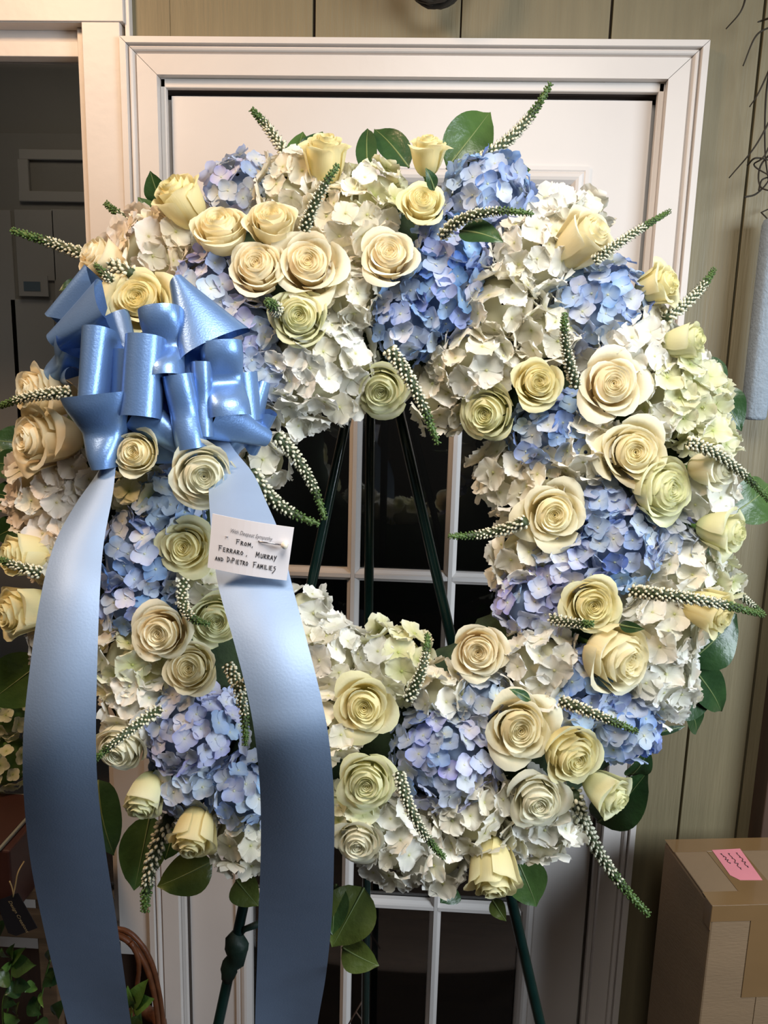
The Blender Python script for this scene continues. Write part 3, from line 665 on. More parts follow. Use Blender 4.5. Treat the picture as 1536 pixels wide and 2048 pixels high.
# ---- hydrangeas: x, y, radius, tint, label
HYD = [
 (290, 492, 92, 'peach', 'peach-white hydrangea at the upper end of the bow, above the large cream rose'),
 (345, 450, 58, 'cream', 'small cream hydrangea below the shaded rose at the ten o\'clock edge'),
 (575, 365, 72, 'cream', 'cream hydrangea under the tall rose beside the short upright spike'),
 (690, 430, 88, 'cream', 'dense cream hydrangea between the upright spike and the peach rose'),
 (745, 382, 66, 'lime', 'lime-tinged hydrangea below the two dark leaves at the top'),
 (640, 735, 118, 'white', 'large bright white hydrangea directly above the hole of the wreath'),
 (700, 590, 66, 'cream', 'cream hydrangea filling the gap between the two peach-hearted roses and the blue one'),
 (590, 822, 52, 'white', 'small white hydrangea hanging into the hole beside the bow'),
 (1078, 500, 90, 'white', 'white hydrangea between the dark leaf and the round periwinkle hydrangea'),
 (1115, 425, 66, 'white', 'white hydrangea at the one o\'clock edge below the paired dark leaves'),
 (1005, 610, 84, 'cream', 'cream hydrangea wedged between the two deepest blue hydrangeas'),
 (1090, 660, 66, 'cream', 'loose cream hydrangea beside the short curved spike above the swirled rose'),
 (945, 735, 84, 'cream', 'cream hydrangea above the rose that faces into the hole'),
 (880, 810, 60, 'cream', 'shaded cream hydrangea at the upper rim of the hole crossed by a spike'),
 (1290, 692, 92, 'white', 'white hydrangea beneath the round periwinkle hydrangea at two o\'clock'),
 (1375, 790, 98, 'lime', 'pale lime hydrangea with frilled edges at the three o\'clock rim'),
 (1425, 870, 60, 'lime', 'small lime hydrangea behind the drooping spike at the three o\'clock rim'),
 (1170, 905, 76, 'cream', 'cream-pink hydrangea beside the blue one under the swirled rose'),
 (1095, 955, 60, 'cream', 'cream hydrangea resting on top of the rose at the inner rim'),
 (1010, 955, 70, 'cream', 'shaded cream hydrangea lining the upper inner rim of the hole'),
 (1040, 1110, 66, 'cream', 'shaded cream hydrangea lining the inner rim beside the short level spike'),
 (1425, 985, 66, 'white', 'white hydrangea at the outer rim between two greenish roses'),
 (1375, 1140, 88, 'white', 'white hydrangea with toothed edges above the long outward spike'),
 (1335, 1262, 84, 'white', 'white hydrangea below the long outward spike on the outer rim'),
 (1330, 1372, 80, 'white', 'large-petalled white hydrangea in front of the two drooping dark leaves'),
 (1085, 1335, 78, 'white', 'white hydrangea between the peach rose and the big rose facing outward'),
 (660, 1300, 78, 'white', 'white hydrangea on the lower rim of the hole beside the ribbon tail'),
 (785, 1318, 78, 'lime', 'lime-cream hydrangea at the lower rim of the hole beside an upright spike'),
 (880, 1385, 56, 'cream', 'small cream hydrangea at the foot of the upright lower spike'),
 (655, 1455, 66, 'cream', 'cream hydrangea squeezed between the ribbon tail and a round yellow rose'),
 (790, 1700, 92, 'white', 'white hydrangea at the bottom rim above the window cross-bars'),
 (880, 1720, 66, 'white', 'white hydrangea at the bottom rim beside the downward-facing rose'),
 (950, 1640, 88, 'cream', 'pinkish cream hydrangea below the periwinkle hydrangea at six o\'clock'),
 (1085, 1655, 80, 'white', 'white hydrangea showing around the lowest pale front-facing rose'),
 (250, 1330, 74, 'lime', 'greenish white hydrangea beside the left ribbon tail under the blue one'),
 (270, 1420, 78, 'white', 'white frilly hydrangea beside the left ribbon tail above a slanting spike'),
 (480, 1690, 72, 'cream', 'cream hydrangea at the bottom rim partly covered by the ribbon tail'),
 (75, 985, 92, 'peach', 'peach-white hydrangea at the nine o\'clock rim beside the ribbon tail'),
 (130, 950, 50, 'peach', 'small peach-white hydrangea under the lowest loop of the bow'),
 (535, 925, 48, 'white', 'small white hydrangea poking out below the bow into the hole'),
 (615, 1215, 46, 'white', 'small white hydrangea behind the edge of the ribbon tail at the hole'),
 (405, 1170, 44, 'white', 'small white hydrangea beneath the sympathy card'),
 (275, 980, 46, 'lime', 'small greenish white hydrangea just under the rose below the bow'),
 (1180, 430, 40, 'cream', 'small cream hydrangea behind the outer cream rose at one o\'clock'),
 (700, 1650, 60, 'lime', 'greenish hydrangea behind the two stacked roses beside the ribbon tail'),
 (600, 1500, 60, 'cream', 'cream hydrangea mostly hidden behind the ribbon tail'),
 (1440, 1165, 46, 'lime', 'small lime hydrangea at the root of the short lower spike on the outer rim'),
 (110, 1110, 70, 'peach', 'peach hydrangea behind the ribbon tail at the outer rim'),
 (120, 1300, 80, 'peach', 'peach hydrangea hidden behind the left ribbon tail'),
 (480, 360, 76, 'pale', 'pale blue hydrangea at the eleven o\'clock outer edge'),
 (420, 565, 74, 'lilac', 'lilac-blue hydrangea touching the tallest loop of the bow'),
 (490, 655, 70, 'pale', 'pale blue hydrangea beside the bow and the greenish rose'),
 (520, 745, 56, 'pale', 'palest blue hydrangea tucked between the bow and the bright white hydrangea'),
 (985, 370, 92, 'blue', 'blue hydrangea behind the arching spike at half past twelve'),
 (905, 500, 76, 'deep', 'deep blue hydrangea under the dark leaf near the top'),
 (880, 590, 92, 'deep', 'deepest blue hydrangea in the middle of the upper wreath'),
 (815, 645, 76, 'blue', 'blue hydrangea at the root of the spike that hangs into the hole'),
 (1210, 598, 106, 'blue', 'round periwinkle blue hydrangea at half past one'),
 (1095, 865, 86, 'blue', 'blue hydrangea beneath the swirled yellow rose on the inner rim'),
 (1215, 1010, 72, 'blue', 'blue hydrangea between the inner rose and the large greenish rose'),
 (1235, 1092, 96, 'blue', 'wide blue hydrangea above the rose crossed by a short spike'),
 (1350, 1085, 56, 'pale', 'small pale blue hydrangea towards the outer rim at four o\'clock'),
 (1130, 1130, 72, 'lilac', 'violet-blue hydrangea at the inner rim at four o\'clock'),
 (1060, 1205, 72, 'lilac', 'dusky lilac hydrangea at the lower inner rim beside the stubby spike'),
 (325, 1020, 80, 'blue', 'blue hydrangea below the two roses under the bow'),
 (270, 1115, 92, 'blue', 'blue hydrangea between the ribbon tail and the rose beside the card'),
 (265, 1215, 66, 'deep', 'deep blue hydrangea beside the left ribbon tail above the peach rose'),
 (890, 1515, 108, 'lilac', 'large periwinkle hydrangea at six o\'clock below the hole'),
 (955, 1395, 60, 'pale', 'pale blue hydrangea under the peach rose at the lower rim of the hole'),
 (380, 1475, 104, 'lilac', 'large pale violet hydrangea between the two ribbon tails'),
 (365, 1575, 74, 'pale', 'pale blue hydrangea above the two small bottom roses between the tails'),
 (485, 1600, 70, 'blue', 'blue hydrangea half covered by the wider ribbon tail'),
 (1170, 1390, 84, 'blue', 'blue hydrangea above the slanting spike at half past four'),
 (1255, 1455, 80, 'blue', 'blue hydrangea at the outer rim above the big round dark leaf'),
]
for h in HYD: hyd(*h)

# ---- roses: x, y, width, tilt right, tilt down, kind, tint, label
ROSES = [
 (652, 312, 96, 0.05, -1.15, 'side', 'yellow', 'tall pale yellow rose standing up at the top edge beside a spike'),
 (855, 305, 76, 0.0, -1.3, 'side', 'yellow', 'narrow yellow rose standing up beside the biggest top leaf'),
 (360, 400, 104, -0.55, -0.8, 'side', 'yellow', 'shaded yellow rose at the ten o\'clock edge with two pointed leaves'),
 (436, 445, 118, -0.05, -0.62, 'half', 'cream', 'long-bodied cream rose under the pale blue hydrangea at eleven o\'clock'),
 (542, 432, 104, 0.02, -0.55, 'half', 'cream', 'cream rose just below the tall rose and above the biggest rose'),
 (512, 528, 118, -0.05, -0.18, 'half', 'peach', 'peach-cream rose tucked against the biggest peach-hearted rose'),
 (616, 524, 146, 0.0, -0.08, 'open', 'peach', 'biggest open rose with a peach heart in the upper wreath'),
 (845, 400, 104, 0.0, -0.28, 'open', 'yellow', 'yellow-rimmed rose beside the blue hydrangea under the narrow top rose'),
 (778, 505, 122, 0.02, -0.22, 'open', 'peach', 'peach-cream rose alone above the deep blue hydrangea'),
 (598, 632, 116, 0.0, 0.05, 'half', 'green', 'greenish rose directly below the biggest peach-hearted rose'),
 (275, 596, 142, 0.0, -0.12, 'open', 'yellow', 'large yellow rose resting on the top loops of the bow'),
 (205, 520, 92, -0.8, -0.45, 'side', 'peach', 'shaded rose behind the long level spike above the bow'),
 (762, 782, 122, 0.0, 0.55, 'open', 'green', 'pale greenish rose hanging over the upper rim of the hole'),
 (1078, 764, 108, 0.05, 0.0, 'open', 'yellow', 'yellow rose with a swirled quartered heart beside the short curved spike'),
 (1226, 768, 142, 0.05, -0.02, 'open', 'peach', 'large cream rose with a peach heart next to the swirled yellow rose'),
 (972, 828, 116, -0.55, 0.28, 'half', 'green', 'greenish-edged rose turned towards the hole at one o\'clock'),
 (1270, 905, 144, -0.02, 0.02, 'open', 'cream', 'large cream rose above the greenish rose at three o\'clock'),
 (1338, 980, 132, 0.5, 0.12, 'half', 'green', 'large yellow-green rose turned outward at three o\'clock'),
 (1108, 1030, 136, -0.05, 0.05, 'open', 'cream', 'cream rose on the inner rim at the root of the level spike'),
 (1186, 1212, 128, 0.0, 0.05, 'open', 'yellow', 'yellow-cream rose crossed by a stubby spike at four o\'clock'),
 (1252, 1322, 158, 0.55, 0.2, 'half', 'cream', 'big cream rose with folded-back outer petals facing the lower outer rim'),
 (956, 1305, 118, -0.08, -0.1, 'open', 'peach', 'peach-hearted rose at the lower rim of the hole touching the easel leg'),
 (1040, 1460, 146, 0.02, 0.0, 'open', 'cream', 'large smooth cream rose beside the periwinkle hydrangea at five o\'clock'),
 (1152, 1518, 124, 0.35, 0.25, 'half', 'yellow', 'yellow-green rose leaning outward below the slanting spike at five o\'clock'),
 (1078, 1608, 124, 0.05, 0.25, 'open', 'pale', 'pale rose below the large smooth cream rose at five o\'clock'),
 (1215, 1585, 92, 0.95, 0.5, 'side', 'green', 'small greenish rose seen from the side in front of the big round leaf'),
 (728, 1415, 128, 0.0, 0.0, 'open', 'yellow', 'round yellow rose beside the ribbon tail below the hole'),
 (732, 1570, 128, 0.0, 0.08, 'open', 'green', 'yellow-green rose with wavy petals above the lowest rose by the tail'),
 (716, 1690, 104, -0.05, 0.3, 'open', 'pale', 'lowest pale rose beside the ribbon tail above the olive leaf'),
 (985, 1742, 112, 0.05, 1.1, 'side', 'yellow', 'rose hanging head down at the bottom rim over an easel leg'),
 (268, 905, 96, -0.05, 0.0, 'half', 'cream', 'small cream rose with a tight spiral heart just under the bow', 0.085),
 (408, 952, 134, 0.25, 0.15, 'half', 'pale', 'pale greenish rose under the bow above the sympathy card', 0.10),
 (368, 1095, 118, 0.0, 0.0, 'open', 'yellow', 'yellow rose touching the left edge of the sympathy card'),
 (318, 1268, 126, -0.02, 0.0, 'open', 'peach', 'cream rose with a peach heart beside the left ribbon tail'),
 (432, 1242, 110, 0.3, 0.1, 'half', 'green', 'greenish rose half hidden behind the wider ribbon tail'),
 (378, 1338, 106, 0.0, -0.2, 'half', 'cream', 'small cream rose below the peach-hearted rose between the tails'),
 (88, 788, 116, -0.75, 0.0, 'side', 'peach', 'shaded peach rose at the outer rim crossed by a spike beside the bow'),
 (90, 880, 128, -0.7, 0.1, 'side', 'peach', 'shaded peach rose at the outer rim below the one crossed by a spike'),
 (48, 1110, 100, -0.9, 0.0, 'side', 'yellow', 'shaded yellow rose at the outer rim crossed by a spike beside the tail'),
 (48, 1222, 112, -0.85, 0.15, 'side', 'yellow', 'lowest shaded yellow rose at the outer rim beside the left tail'),
 (236, 1505, 108, -0.1, 0.5, 'half', 'pale', 'pale rose under the slanting spike beside the left ribbon tail'),
 (290, 1595, 88, -0.1, 0.9, 'side', 'green', 'small greenish rose facing down at the lower rim beside the left tail'),
 (388, 1668, 98, 0.0, 0.9, 'side', 'yellow', 'small yellow rose facing down between the two ribbon tails'),
 (1318, 572, 84, 0.95, -0.2, 'side', 'yellow', 'pale yellow rose behind the round periwinkle hydrangea, seen from the side'),
 (1372, 682, 82, 1.1, -0.1, 'side', 'green', 'lime green rose at the outer rim at two o\'clock'),
 (1168, 482, 118, 0.7, -0.5, 'side', 'cream', 'broad cream rose at one o\'clock behind a thin dark spike'),
 (1448, 1062, 92, 1.0, 0.2, 'side', 'green', 'greenish rose sticking out of the outer rim below the big leaf'),
 (1420, 1222, 96, 0.9, 0.35, 'side', 'yellow', 'yellow rose under the long outward spike at the outer rim'),
 (1425, 935, 84, 0.8, 0.05, 'side', 'pale', 'pale rose at the outer rim under the drooping spike'),
]
for r in ROSES: rose(*r)

# ---- white speedwell spikes: base, middle, tip
SPK = [
 ([(588, 335), (545, 268), (502, 218)], 'thin spike pointing up and away beside the tall top rose', (0.0, 0.0, 0.0)),
 ([(608, 460), (638, 390), (678, 328)], 'short upright spike in front of the tall top rose', (0.04, 0.065, 0.08)),
 ([(318, 458), (258, 440), (210, 405)], 'short spike above the long level one at ten o\'clock', (0.0, 0.01, 0.0)),
 ([(265, 548), (150, 502), (20, 460)], 'long level spike reaching over the window glass above the bow', (0.03, 0.05, 0.05)),
 ([(140, 785), (62, 793), (-6, 815)], 'spike crossing the shaded peach rose beside the bow', (0.06, 0.07, 0.06)),
 ([(942, 330), (1035, 262), (1102, 165)], 'tallest spike, curving up past the biggest leaf at the top', (0.0, 0.02, 0.03)),
 ([(885, 472), (955, 428), (1068, 428)], 'arching spike lying over the blue hydrangea at half past twelve', (0.03, 0.075, 0.085)),
 ([(1188, 522), (1262, 470), (1340, 422)], 'straight thin dark spike at one o\'clock over the door edge', (0.04, 0.05, 0.05)),
 ([(1330, 636), (1388, 592), (1428, 538)], 'spike at two o\'clock reaching over the plank wall', (0.02, 0.03, 0.03)),
 ([(1152, 770), (1132, 695), (1130, 624)], 'short curved upright spike between two roses at two o\'clock', (0.05, 0.075, 0.085)),
 ([(778, 698), (832, 782), (876, 890)], 'stout spike hanging into the hole from the top', (0.05, 0.085, 0.085)),
 ([(1375, 885), (1458, 925), (1545, 1008)], 'drooping spike at three o\'clock running out over a leaf', (0.05, 0.05, 0.04)),
 ([(1265, 1183), (1400, 1200), (1528, 1230)], 'long spike pointing outward at four o\'clock', (0.05, 0.08, 0.06)),
 ([(1450, 1165), (1492, 1200), (1526, 1226)], 'slim short spike above the tip of the long outward one', (0.0, 0.01, 0.02)),
 ([(1105, 1238), (1145, 1246), (1188, 1248)], 'stubby spike lying across a yellow-cream rose at four o\'clock', (0.06, 0.10, 0.12)),
 ([(1122, 1402), (1195, 1430), (1276, 1464)], 'slanting spike above the leaning yellow-green rose at five o\'clock', (0.05, 0.07, 0.07)),
 ([(1052, 1042), (978, 1066), (897, 1072)], 'level spike pointing into the hole from the inner rim', (0.05, 0.07, 0.08)),
 ([(815, 1398), (845, 1335), (855, 1266)], 'upright spike on the lower rim of the hole', (0.03, 0.06, 0.08)),
 ([(798, 1545), (832, 1640), (890, 1716)], 'spike drooping over the white hydrangea at six o\'clock', (0.06, 0.075, 0.06)),
 ([(1148, 1588), (1202, 1712), (1300, 1832)], 'longest spike trailing down over the door edge at five o\'clock', (0.02, 0.03, 0.03)),
 ([(318, 1420), (250, 1468), (180, 1528)], 'slanting spike crossing onto the left ribbon tail', (0.05, 0.10, 0.115)),
 ([(338, 1636), (302, 1730), (290, 1826)], 'thick spike hanging straight down between the ribbon tails', (0.0, 0.02, 0.02)),
 ([(368, 1162), (372, 1222), (420, 1248)], 'hooked spike between the rose by the card and the peach-hearted rose', (0.04, 0.075, 0.09)),
 ([(455, 1330), (484, 1405), (490, 1492)], 'spike running down beside the wider ribbon tail', (0.06, 0.075, 0.07)),
 ([(472, 1378), (508, 1356), (537, 1326)], 'little spike tip lying over the wider ribbon tail', (0.10, 0.115, 0.125)),
 ([(552, 872), (612, 945), (650, 1040)], 'outer of the two spikes hanging beside the bow into the hole', (0.03, 0.045, 0.05)),
 ([(502, 942), (560, 1010), (640, 1048)], 'thick spike with large buds beside the ribbon tail at the hole', (0.06, 0.075, 0.07)),
 ([(82, 1146), (40, 1134), (-8, 1116)], 'spike crossing the shaded yellow rose at the outer rim', (0.07, 0.075, 0.07)),
 ([(556, 622), (546, 612), (534, 602)], 'spike seen end-on with a green tip beside the greenish rose', (0.02, 0.06, 0.085)),
 ([(226, 562), (206, 545), (190, 528)], 'dark stub of a spike beneath the long level one', (0.03, 0.04, 0.045)),
]
WIDES = {3: 13, 5: 11.5, 10: 12.5, 12: 12, 19: 13, 21: 15, 26: 13.5, 25: 12, 28: 13, 7: 9.5, 13: 8, 29: 9}
for i, (p, lb, hs) in enumerate(SPK): spike(p, lb, hs, WIDES.get(i, 11), 0.5 if i in (28, 29) else 0.30)

# ---- leaves: base, tip, width, colour, label
LV = [
 ((588, 345), (606, 262), 46, 'mid', 'mid-green leaf standing behind the tall top rose'),
 ((610, 335), (645, 262), 54, 'dark', 'dark leaf hidden behind the tall top rose'),
 ((736, 352), (735, 254), 44, 'dark', 'narrow dark leaf standing alone at twelve o\'clock'),
 ((818, 335), (748, 255), 62, 'dark', 'dark leaf bending over towards the narrow leaf at the top'),
 ((893, 338), (982, 222), 98, 'mid', 'biggest top leaf, mid-green, behind the tallest spike'),
 ((935, 350), (985, 322), 44, 'dark', 'dark leaf under the root of the tallest spike'),
 ((985, 350), (1062, 338), 58, 'dark', 'dark leaf above the blue hydrangea over the door glass'),
 ((325, 410), (300, 342), 48, 'dark', 'pointed dark leaf above the shaded rose at ten o\'clock'),
 ((322, 455), (276, 394), 44, 'mid', 'pointed green leaf below the other one at ten o\'clock'),
 ((1152, 440), (1186, 414), 26, 'dark', 'small dark leaf at one o\'clock over the door'),
 ((1168, 470), (1194, 446), 22, 'dark', 'smallest dark leaf behind the broad cream rose at one o\'clock'),
 ((920, 462), (1006, 482), 56, 'dark', 'dark leaf lying over blue petals below the arching spike'),
 ((868, 380), (852, 336), 26, 'dark', 'tiny dark leaf curling beside the yellow-rimmed rose'),
 ((1395, 720), (1452, 778), 62, 'dark', 'dark leaf over the plank seam at two o\'clock, upper of a pair'),
 ((1425, 775), (1484, 862), 74, 'dark', 'dark leaf over the plank seam at two o\'clock, lower of a pair'),
 ((1462, 1030), (1542, 968), 96, 'mid', 'green leaf under the drooping spike at three o\'clock'),
 ((1375, 1325), (1474, 1228), 104, 'dark', 'big round dark leaf below the long outward spike'),
 ((1372, 1320), (1446, 1425), 76, 'dark', 'dark leaf hanging below the big round one at four o\'clock'),
 ((1325, 1410), (1430, 1385), 76, 'dark', 'dark leaf with a pale midrib over the plank wall at half past four'),
 ((1370, 1400), (1394, 1470), 50, 'dark', 'dark leaf tip pointing down over the plank wall'),
 ((1300, 1468), (1372, 1452), 16, 'dark', 'thin curled dark leaf sliver beside the lower blue hydrangea'),
 ((1258, 1552), (1298, 1498), 50, 'dark', 'dark leaf peeping out under the lower blue hydrangea'),
 ((1195, 1645), (1296, 1545), 92, 'dark', 'big dark leaf behind the small side-on rose at five o\'clock'),
 ((1065, 1700), (1128, 1688), 36, 'mid', 'small green leaf beside the lowest white hydrangea at five o\'clock'),
 ((1032, 1715), (1074, 1814), 84, 'mid', 'green leaf beside the head-down rose at the bottom'),
 ((985, 1800), (1012, 1842), 34, 'olive', 'withered olive leaf under the head-down rose'),
 ((905, 1768), (882, 1806), 56, 'dark', 'dark leaf in shadow over the door glass at the bottom'),
 ((672, 1768), (665, 1870), 62, 'mid', 'green leaf half behind the wider ribbon tail at the bottom'),
 ((728, 1775), (664, 1895), 106, 'olive', 'large olive leaf with a yellow midrib at the bottom rim'),
 ((684, 1895), (757, 1932), 62, 'olive', 'lowest olive leaf curling over the door glass'),
 ((196, 1560), (226, 1712), 98, 'dark', 'dark leaf beside the left tail at the bottom rim'),
 ((300, 1630), (268, 1782), 92, 'mid', 'long green leaf behind the thick hanging spike'),
 ((425, 1722), (314, 1774), 84, 'olive', 'broad olive leaf below the small yellow rose between the tails'),
 ((350, 1655), (330, 1720), 56, 'dark', 'dark leaf behind the small yellow rose between the tails'),
 ((472, 1760), (516, 1812), 62, 'olive', 'olive leaf beside the wider tail above the easel leg'),
 ((172, 572), (118, 580), 34, 'dark', 'dark leaf above the top loop of the bow'),
 ((55, 890), (-20, 880), 66, 'dark', 'dim leaf at the outer rim beside the lower shaded peach rose'),
 ((60, 935), (-20, 925), 62, 'dark', 'dim leaf behind the shaded peach roses, middle of three'),
 ((50, 1000), (-15, 985), 66, 'dark', 'dim leaf beside the peach-white hydrangea at nine o\'clock'),
 ((45, 1050), (-10, 1075), 58, 'dark', 'dim leaf below the peach-white hydrangea at nine o\'clock'),
 ((90, 1320), (-30, 1410), 110, 'mid', 'dim broad leaf at the outer rim behind the left tail'),
 ((1060, 1400), (1020, 1378), 20, 'dark', 'tiny dark leaf tip beside the large smooth cream rose'),
 ((1240, 1250), (1288, 1258), 24, 'dark', 'tiny dark leaf beside the rose crossed by the stubby spike'),
]
LH = {11: (0.05, 0.075), 12: (0.06, 0.08), 41: (0.07, 0.085), 42: (0.07, 0.09)}
for i, (b, t, w, mt, lb) in enumerate(LV): leaf(b, t, w, mt, lb, LH.get(i, (-0.03, -0.01)))

# ================================================================== RIBBON BOW
BC = surf(325, 775, 0.012)[0]
bow = empty('ribbon_bow', BC); tag(bow, 'large blue satin bow with many loops and two long hanging tails', 'bow')
BINV = Matrix.Translation(-BC)
def loop(tip, h, wdeg, length, thick, crease=0.0, skew=0.0, fac=0.72, pinch=0.35):
    """a ribbon loop that stands up from the knot; wdeg: the way its width runs, length and thick as seen from the front"""
    T = surf(tip[0], tip[1], h)[0]; g = T - BC; g = g - NW * g.dot(NW); C = BC + g * fac; k = depth(T) / FPX
    d = T - C; L = d.length; d = d / L; W = length * k; B = thick * k / 1.62
    w = EX * math.cos(math.radians(wdeg)) - EY * math.sin(math.radians(wdeg)); w = (w - d * w.dot(d)).normalized(); n = d.cross(w)
    ns, nu = 45, 11; v, uv = [], []
    for j in range(ns):
        s = j / (ns - 1); c = math.sin(PI * s)
        a = c ** 0.75; lat = -math.cos(PI * s) * (c ** 0.85) * 1.35 * B * (1 + 0.25 * c)
        ww = W * (pinch + (1 - pinch) * min(1, (c * 1.5)) ** 0.8)
        for i in range(nu):
            u = -1 + 2 * i / (nu - 1)
            cr = crease * max(0.0, 1 - abs(u) * 1.5) * c ** 3
            v.append(C + d * (L * a - cr * 0.022) + n * (lat * (1 - skew * u) * (1 - 0.35 * cr)) + w * (u * ww / 2 * (1 - 0.12 * cr))); uv.append((s, u))
    o = link('loop', mesh('loop', v, grid_faces(nu, ns), uv), M['satin'], bow); o.matrix_parent_inverse = BINV
# tip, stand-off, run of the width, length, thickness, crease, taper
LOOPS = [
 ((140, 628), 0.065, -26, 140, 92, 0, -0.55), ((142, 588), 0.040, -46, 125, 60, 0, -0.3), ((98, 712), 0.055, -24, 96, 66, 0.3, -0.4), ((122, 750), 0.045, 6, 80, 34, 0, 0),
 ((172, 724), 0.098, 92, 152, 56, 0, 0.1), ((181, 866), 0.098, 84, 150, 96, 0.6, 0.5), ((236, 772), 0.078, 91, 150, 48, 0, 0), ((273, 748), 0.102, 92, 166, 78, 0, 0),
 ((318, 676), 0.095, 82, 146, 80, 1.0, 0.1), ((392, 612), 0.072, 58, 160, 92, 0, -0.66), ((455, 754), 0.092, 80, 152, 84, 1.0, 0), ((366, 824), 0.098, 78, 150, 62, 0.25, 0),
 ((405, 798), 0.090, 86, 150, 42, 0.2, 0), ((330, 870), 0.078, 35, 146, 60, 0, 0.25), ((488, 858), 0.072, 22, 140, 66, 0, 0.45), ((508, 792), 0.058, 68, 96, 48, 0, 0),
 ((530, 812), 0.045, -42, 92, 44, 0, 0.3), ((535, 868), 0.045, -10, 92, 36, 0, 0.3), ((478, 908), 0.052, 80, 100, 56, 0.2, 0.3), ((342, 912), 0.045, 14, 84, 60, 0.2, 0),
 ((218, 680), 0.050, 62, 130, 90, 0, 0), ((300, 812), 0.060, 80, 150, 80, 0, 0), ((398, 705), 0.060, 75, 150, 90, 0, 0), ((250, 850), 0.045, 100, 120, 80, 0, 0), ((430, 850), 0.045, 60, 130, 80, 0, 0),
]
for a in LOOPS: loop(*a)
kv = []
o = tube('knot', [BC - EX * 0.03 + NW * 0.0, BC + NW * 0.02, BC + EX * 0.03], [0.012, 0.02, 0.012], M['satin'], bow, 12); o.matrix_parent_inverse = BINV
# tails: left edge, right edge and how far in front of the door they hang
def tail(rows_, name='tail'):
    v, uv = [], []; nu = 9
    Ls = [onY(a[0], a[1], Y) for a, b, Y in rows_]; Rs = [onY(b[0], b[1], Y + tw) for (a, b, Y), tw in zip(rows_, [0.0] * len(rows_))]
    Ls, Rs = spline(Ls, 70), spline(Rs, 70)
    for j in range(70):
        wv = (Rs[j] - Ls[j]); n = V((0, -1, 0))
        for i in range(nu):
            u = i / (nu - 1)
            v.append(Ls[j] + wv * u + n * (0.007 * math.sin(PI * u) * math.sin(j * 0.05 + 0.4))); uv.append((j / 69, u))
    o = link(name, mesh(name, v, grid_faces(nu, 70), uv), M['satin_tail'], bow); o.matrix_parent_inverse = BINV
tail([((246, 800), (276, 800), -0.43), ((230, 870), (254, 855), -0.465), ((198, 940), (236, 900), -0.50), ((150, 1010), (226, 985), -0.54), ((108, 1090), (207, 1090), -0.58), ((80, 1200), (199, 1200), -0.62),
      ((58, 1350), (194, 1350), -0.65), ((46, 1480), (192, 1480), -0.655), ((48, 1600), (197, 1590), -0.63), ((62, 1730), (214, 1720), -0.56), ((86, 1850), (233, 1840), -0.48),
      ((112, 1960), (250, 1960), -0.41), ((140, 2070), (266, 2070), -0.35), ((180, 2250), (300, 2250), -0.28)])
tail([((390, 830), (430, 820), -0.43), ((410, 900), (462, 890), -0.47), ((416, 960), (505, 945), -0.505), ((419, 1015), (533, 1005), -0.545), ((424, 1080), (560, 1070), -0.585), ((436, 1170), (583, 1165), -0.628), ((468, 1285), (612, 1275), -0.67),
      ((496, 1395), (640, 1385), -0.695), ((512, 1490), (658, 1480), -0.70), ((521, 1600), (668, 1595), -0.665), ((521, 1720), (668, 1715), -0.59), ((517, 1830), (664, 1830), -0.505),
      ((513, 1950), (652, 1950), -0.43), ((510, 2070), (632, 2070), -0.37), ((508, 2250), (612, 2250), -0.30)])

# ================================================================== SYMPATHY CARD
cy = -0.635
ca, cb, cc, cd = onY(425, 1027, cy), onY(588, 1055, cy - 0.004), onY(573, 1161, cy - 0.002), onY(415, 1135, cy)
card = empty('sympathy_card', cd); tag(card, 'white sympathy card with handwriting, pinned to the ribbon tail', 'card')
CINV = Matrix.Translation(-cd)
CN = (cb - ca).cross(cd - ca).normalized()
if CN.y > 0: CN = -CN
def cpt(u, w, off=0.0):              # u along the card, w down the card
    p = ca * (1 - u) * (1 - w) + cb * u * (1 - w) + cc * u * w + cd * (1 - u) * w
    return p + CN * (0.004 * math.sin(PI * u) + off)
v = [cpt(i / 12, j / 6, o_) for o_ in (0, -0.0006) for j in range(7) for i in range(13)]
fc = grid_faces(13, 7) + [tuple(reversed(f)) for f in grid_faces(13, 7, 91)]
rim = [i for i in range(13)] + [13 * j + 12 for j in range(1, 7)] + [78 + i for i in range(11, -1, -1)] + [13 * j for j in range(5, 0, -1)]
for a, b in zip(rim, rim[1:] + rim[:1]): fc.append((a, a + 91, b + 91, b))
sheet = link('card_sheet', mesh('card_sheet', v, fc, smooth=False), M['card'], card); sheet.matrix_parent_inverse = CINV
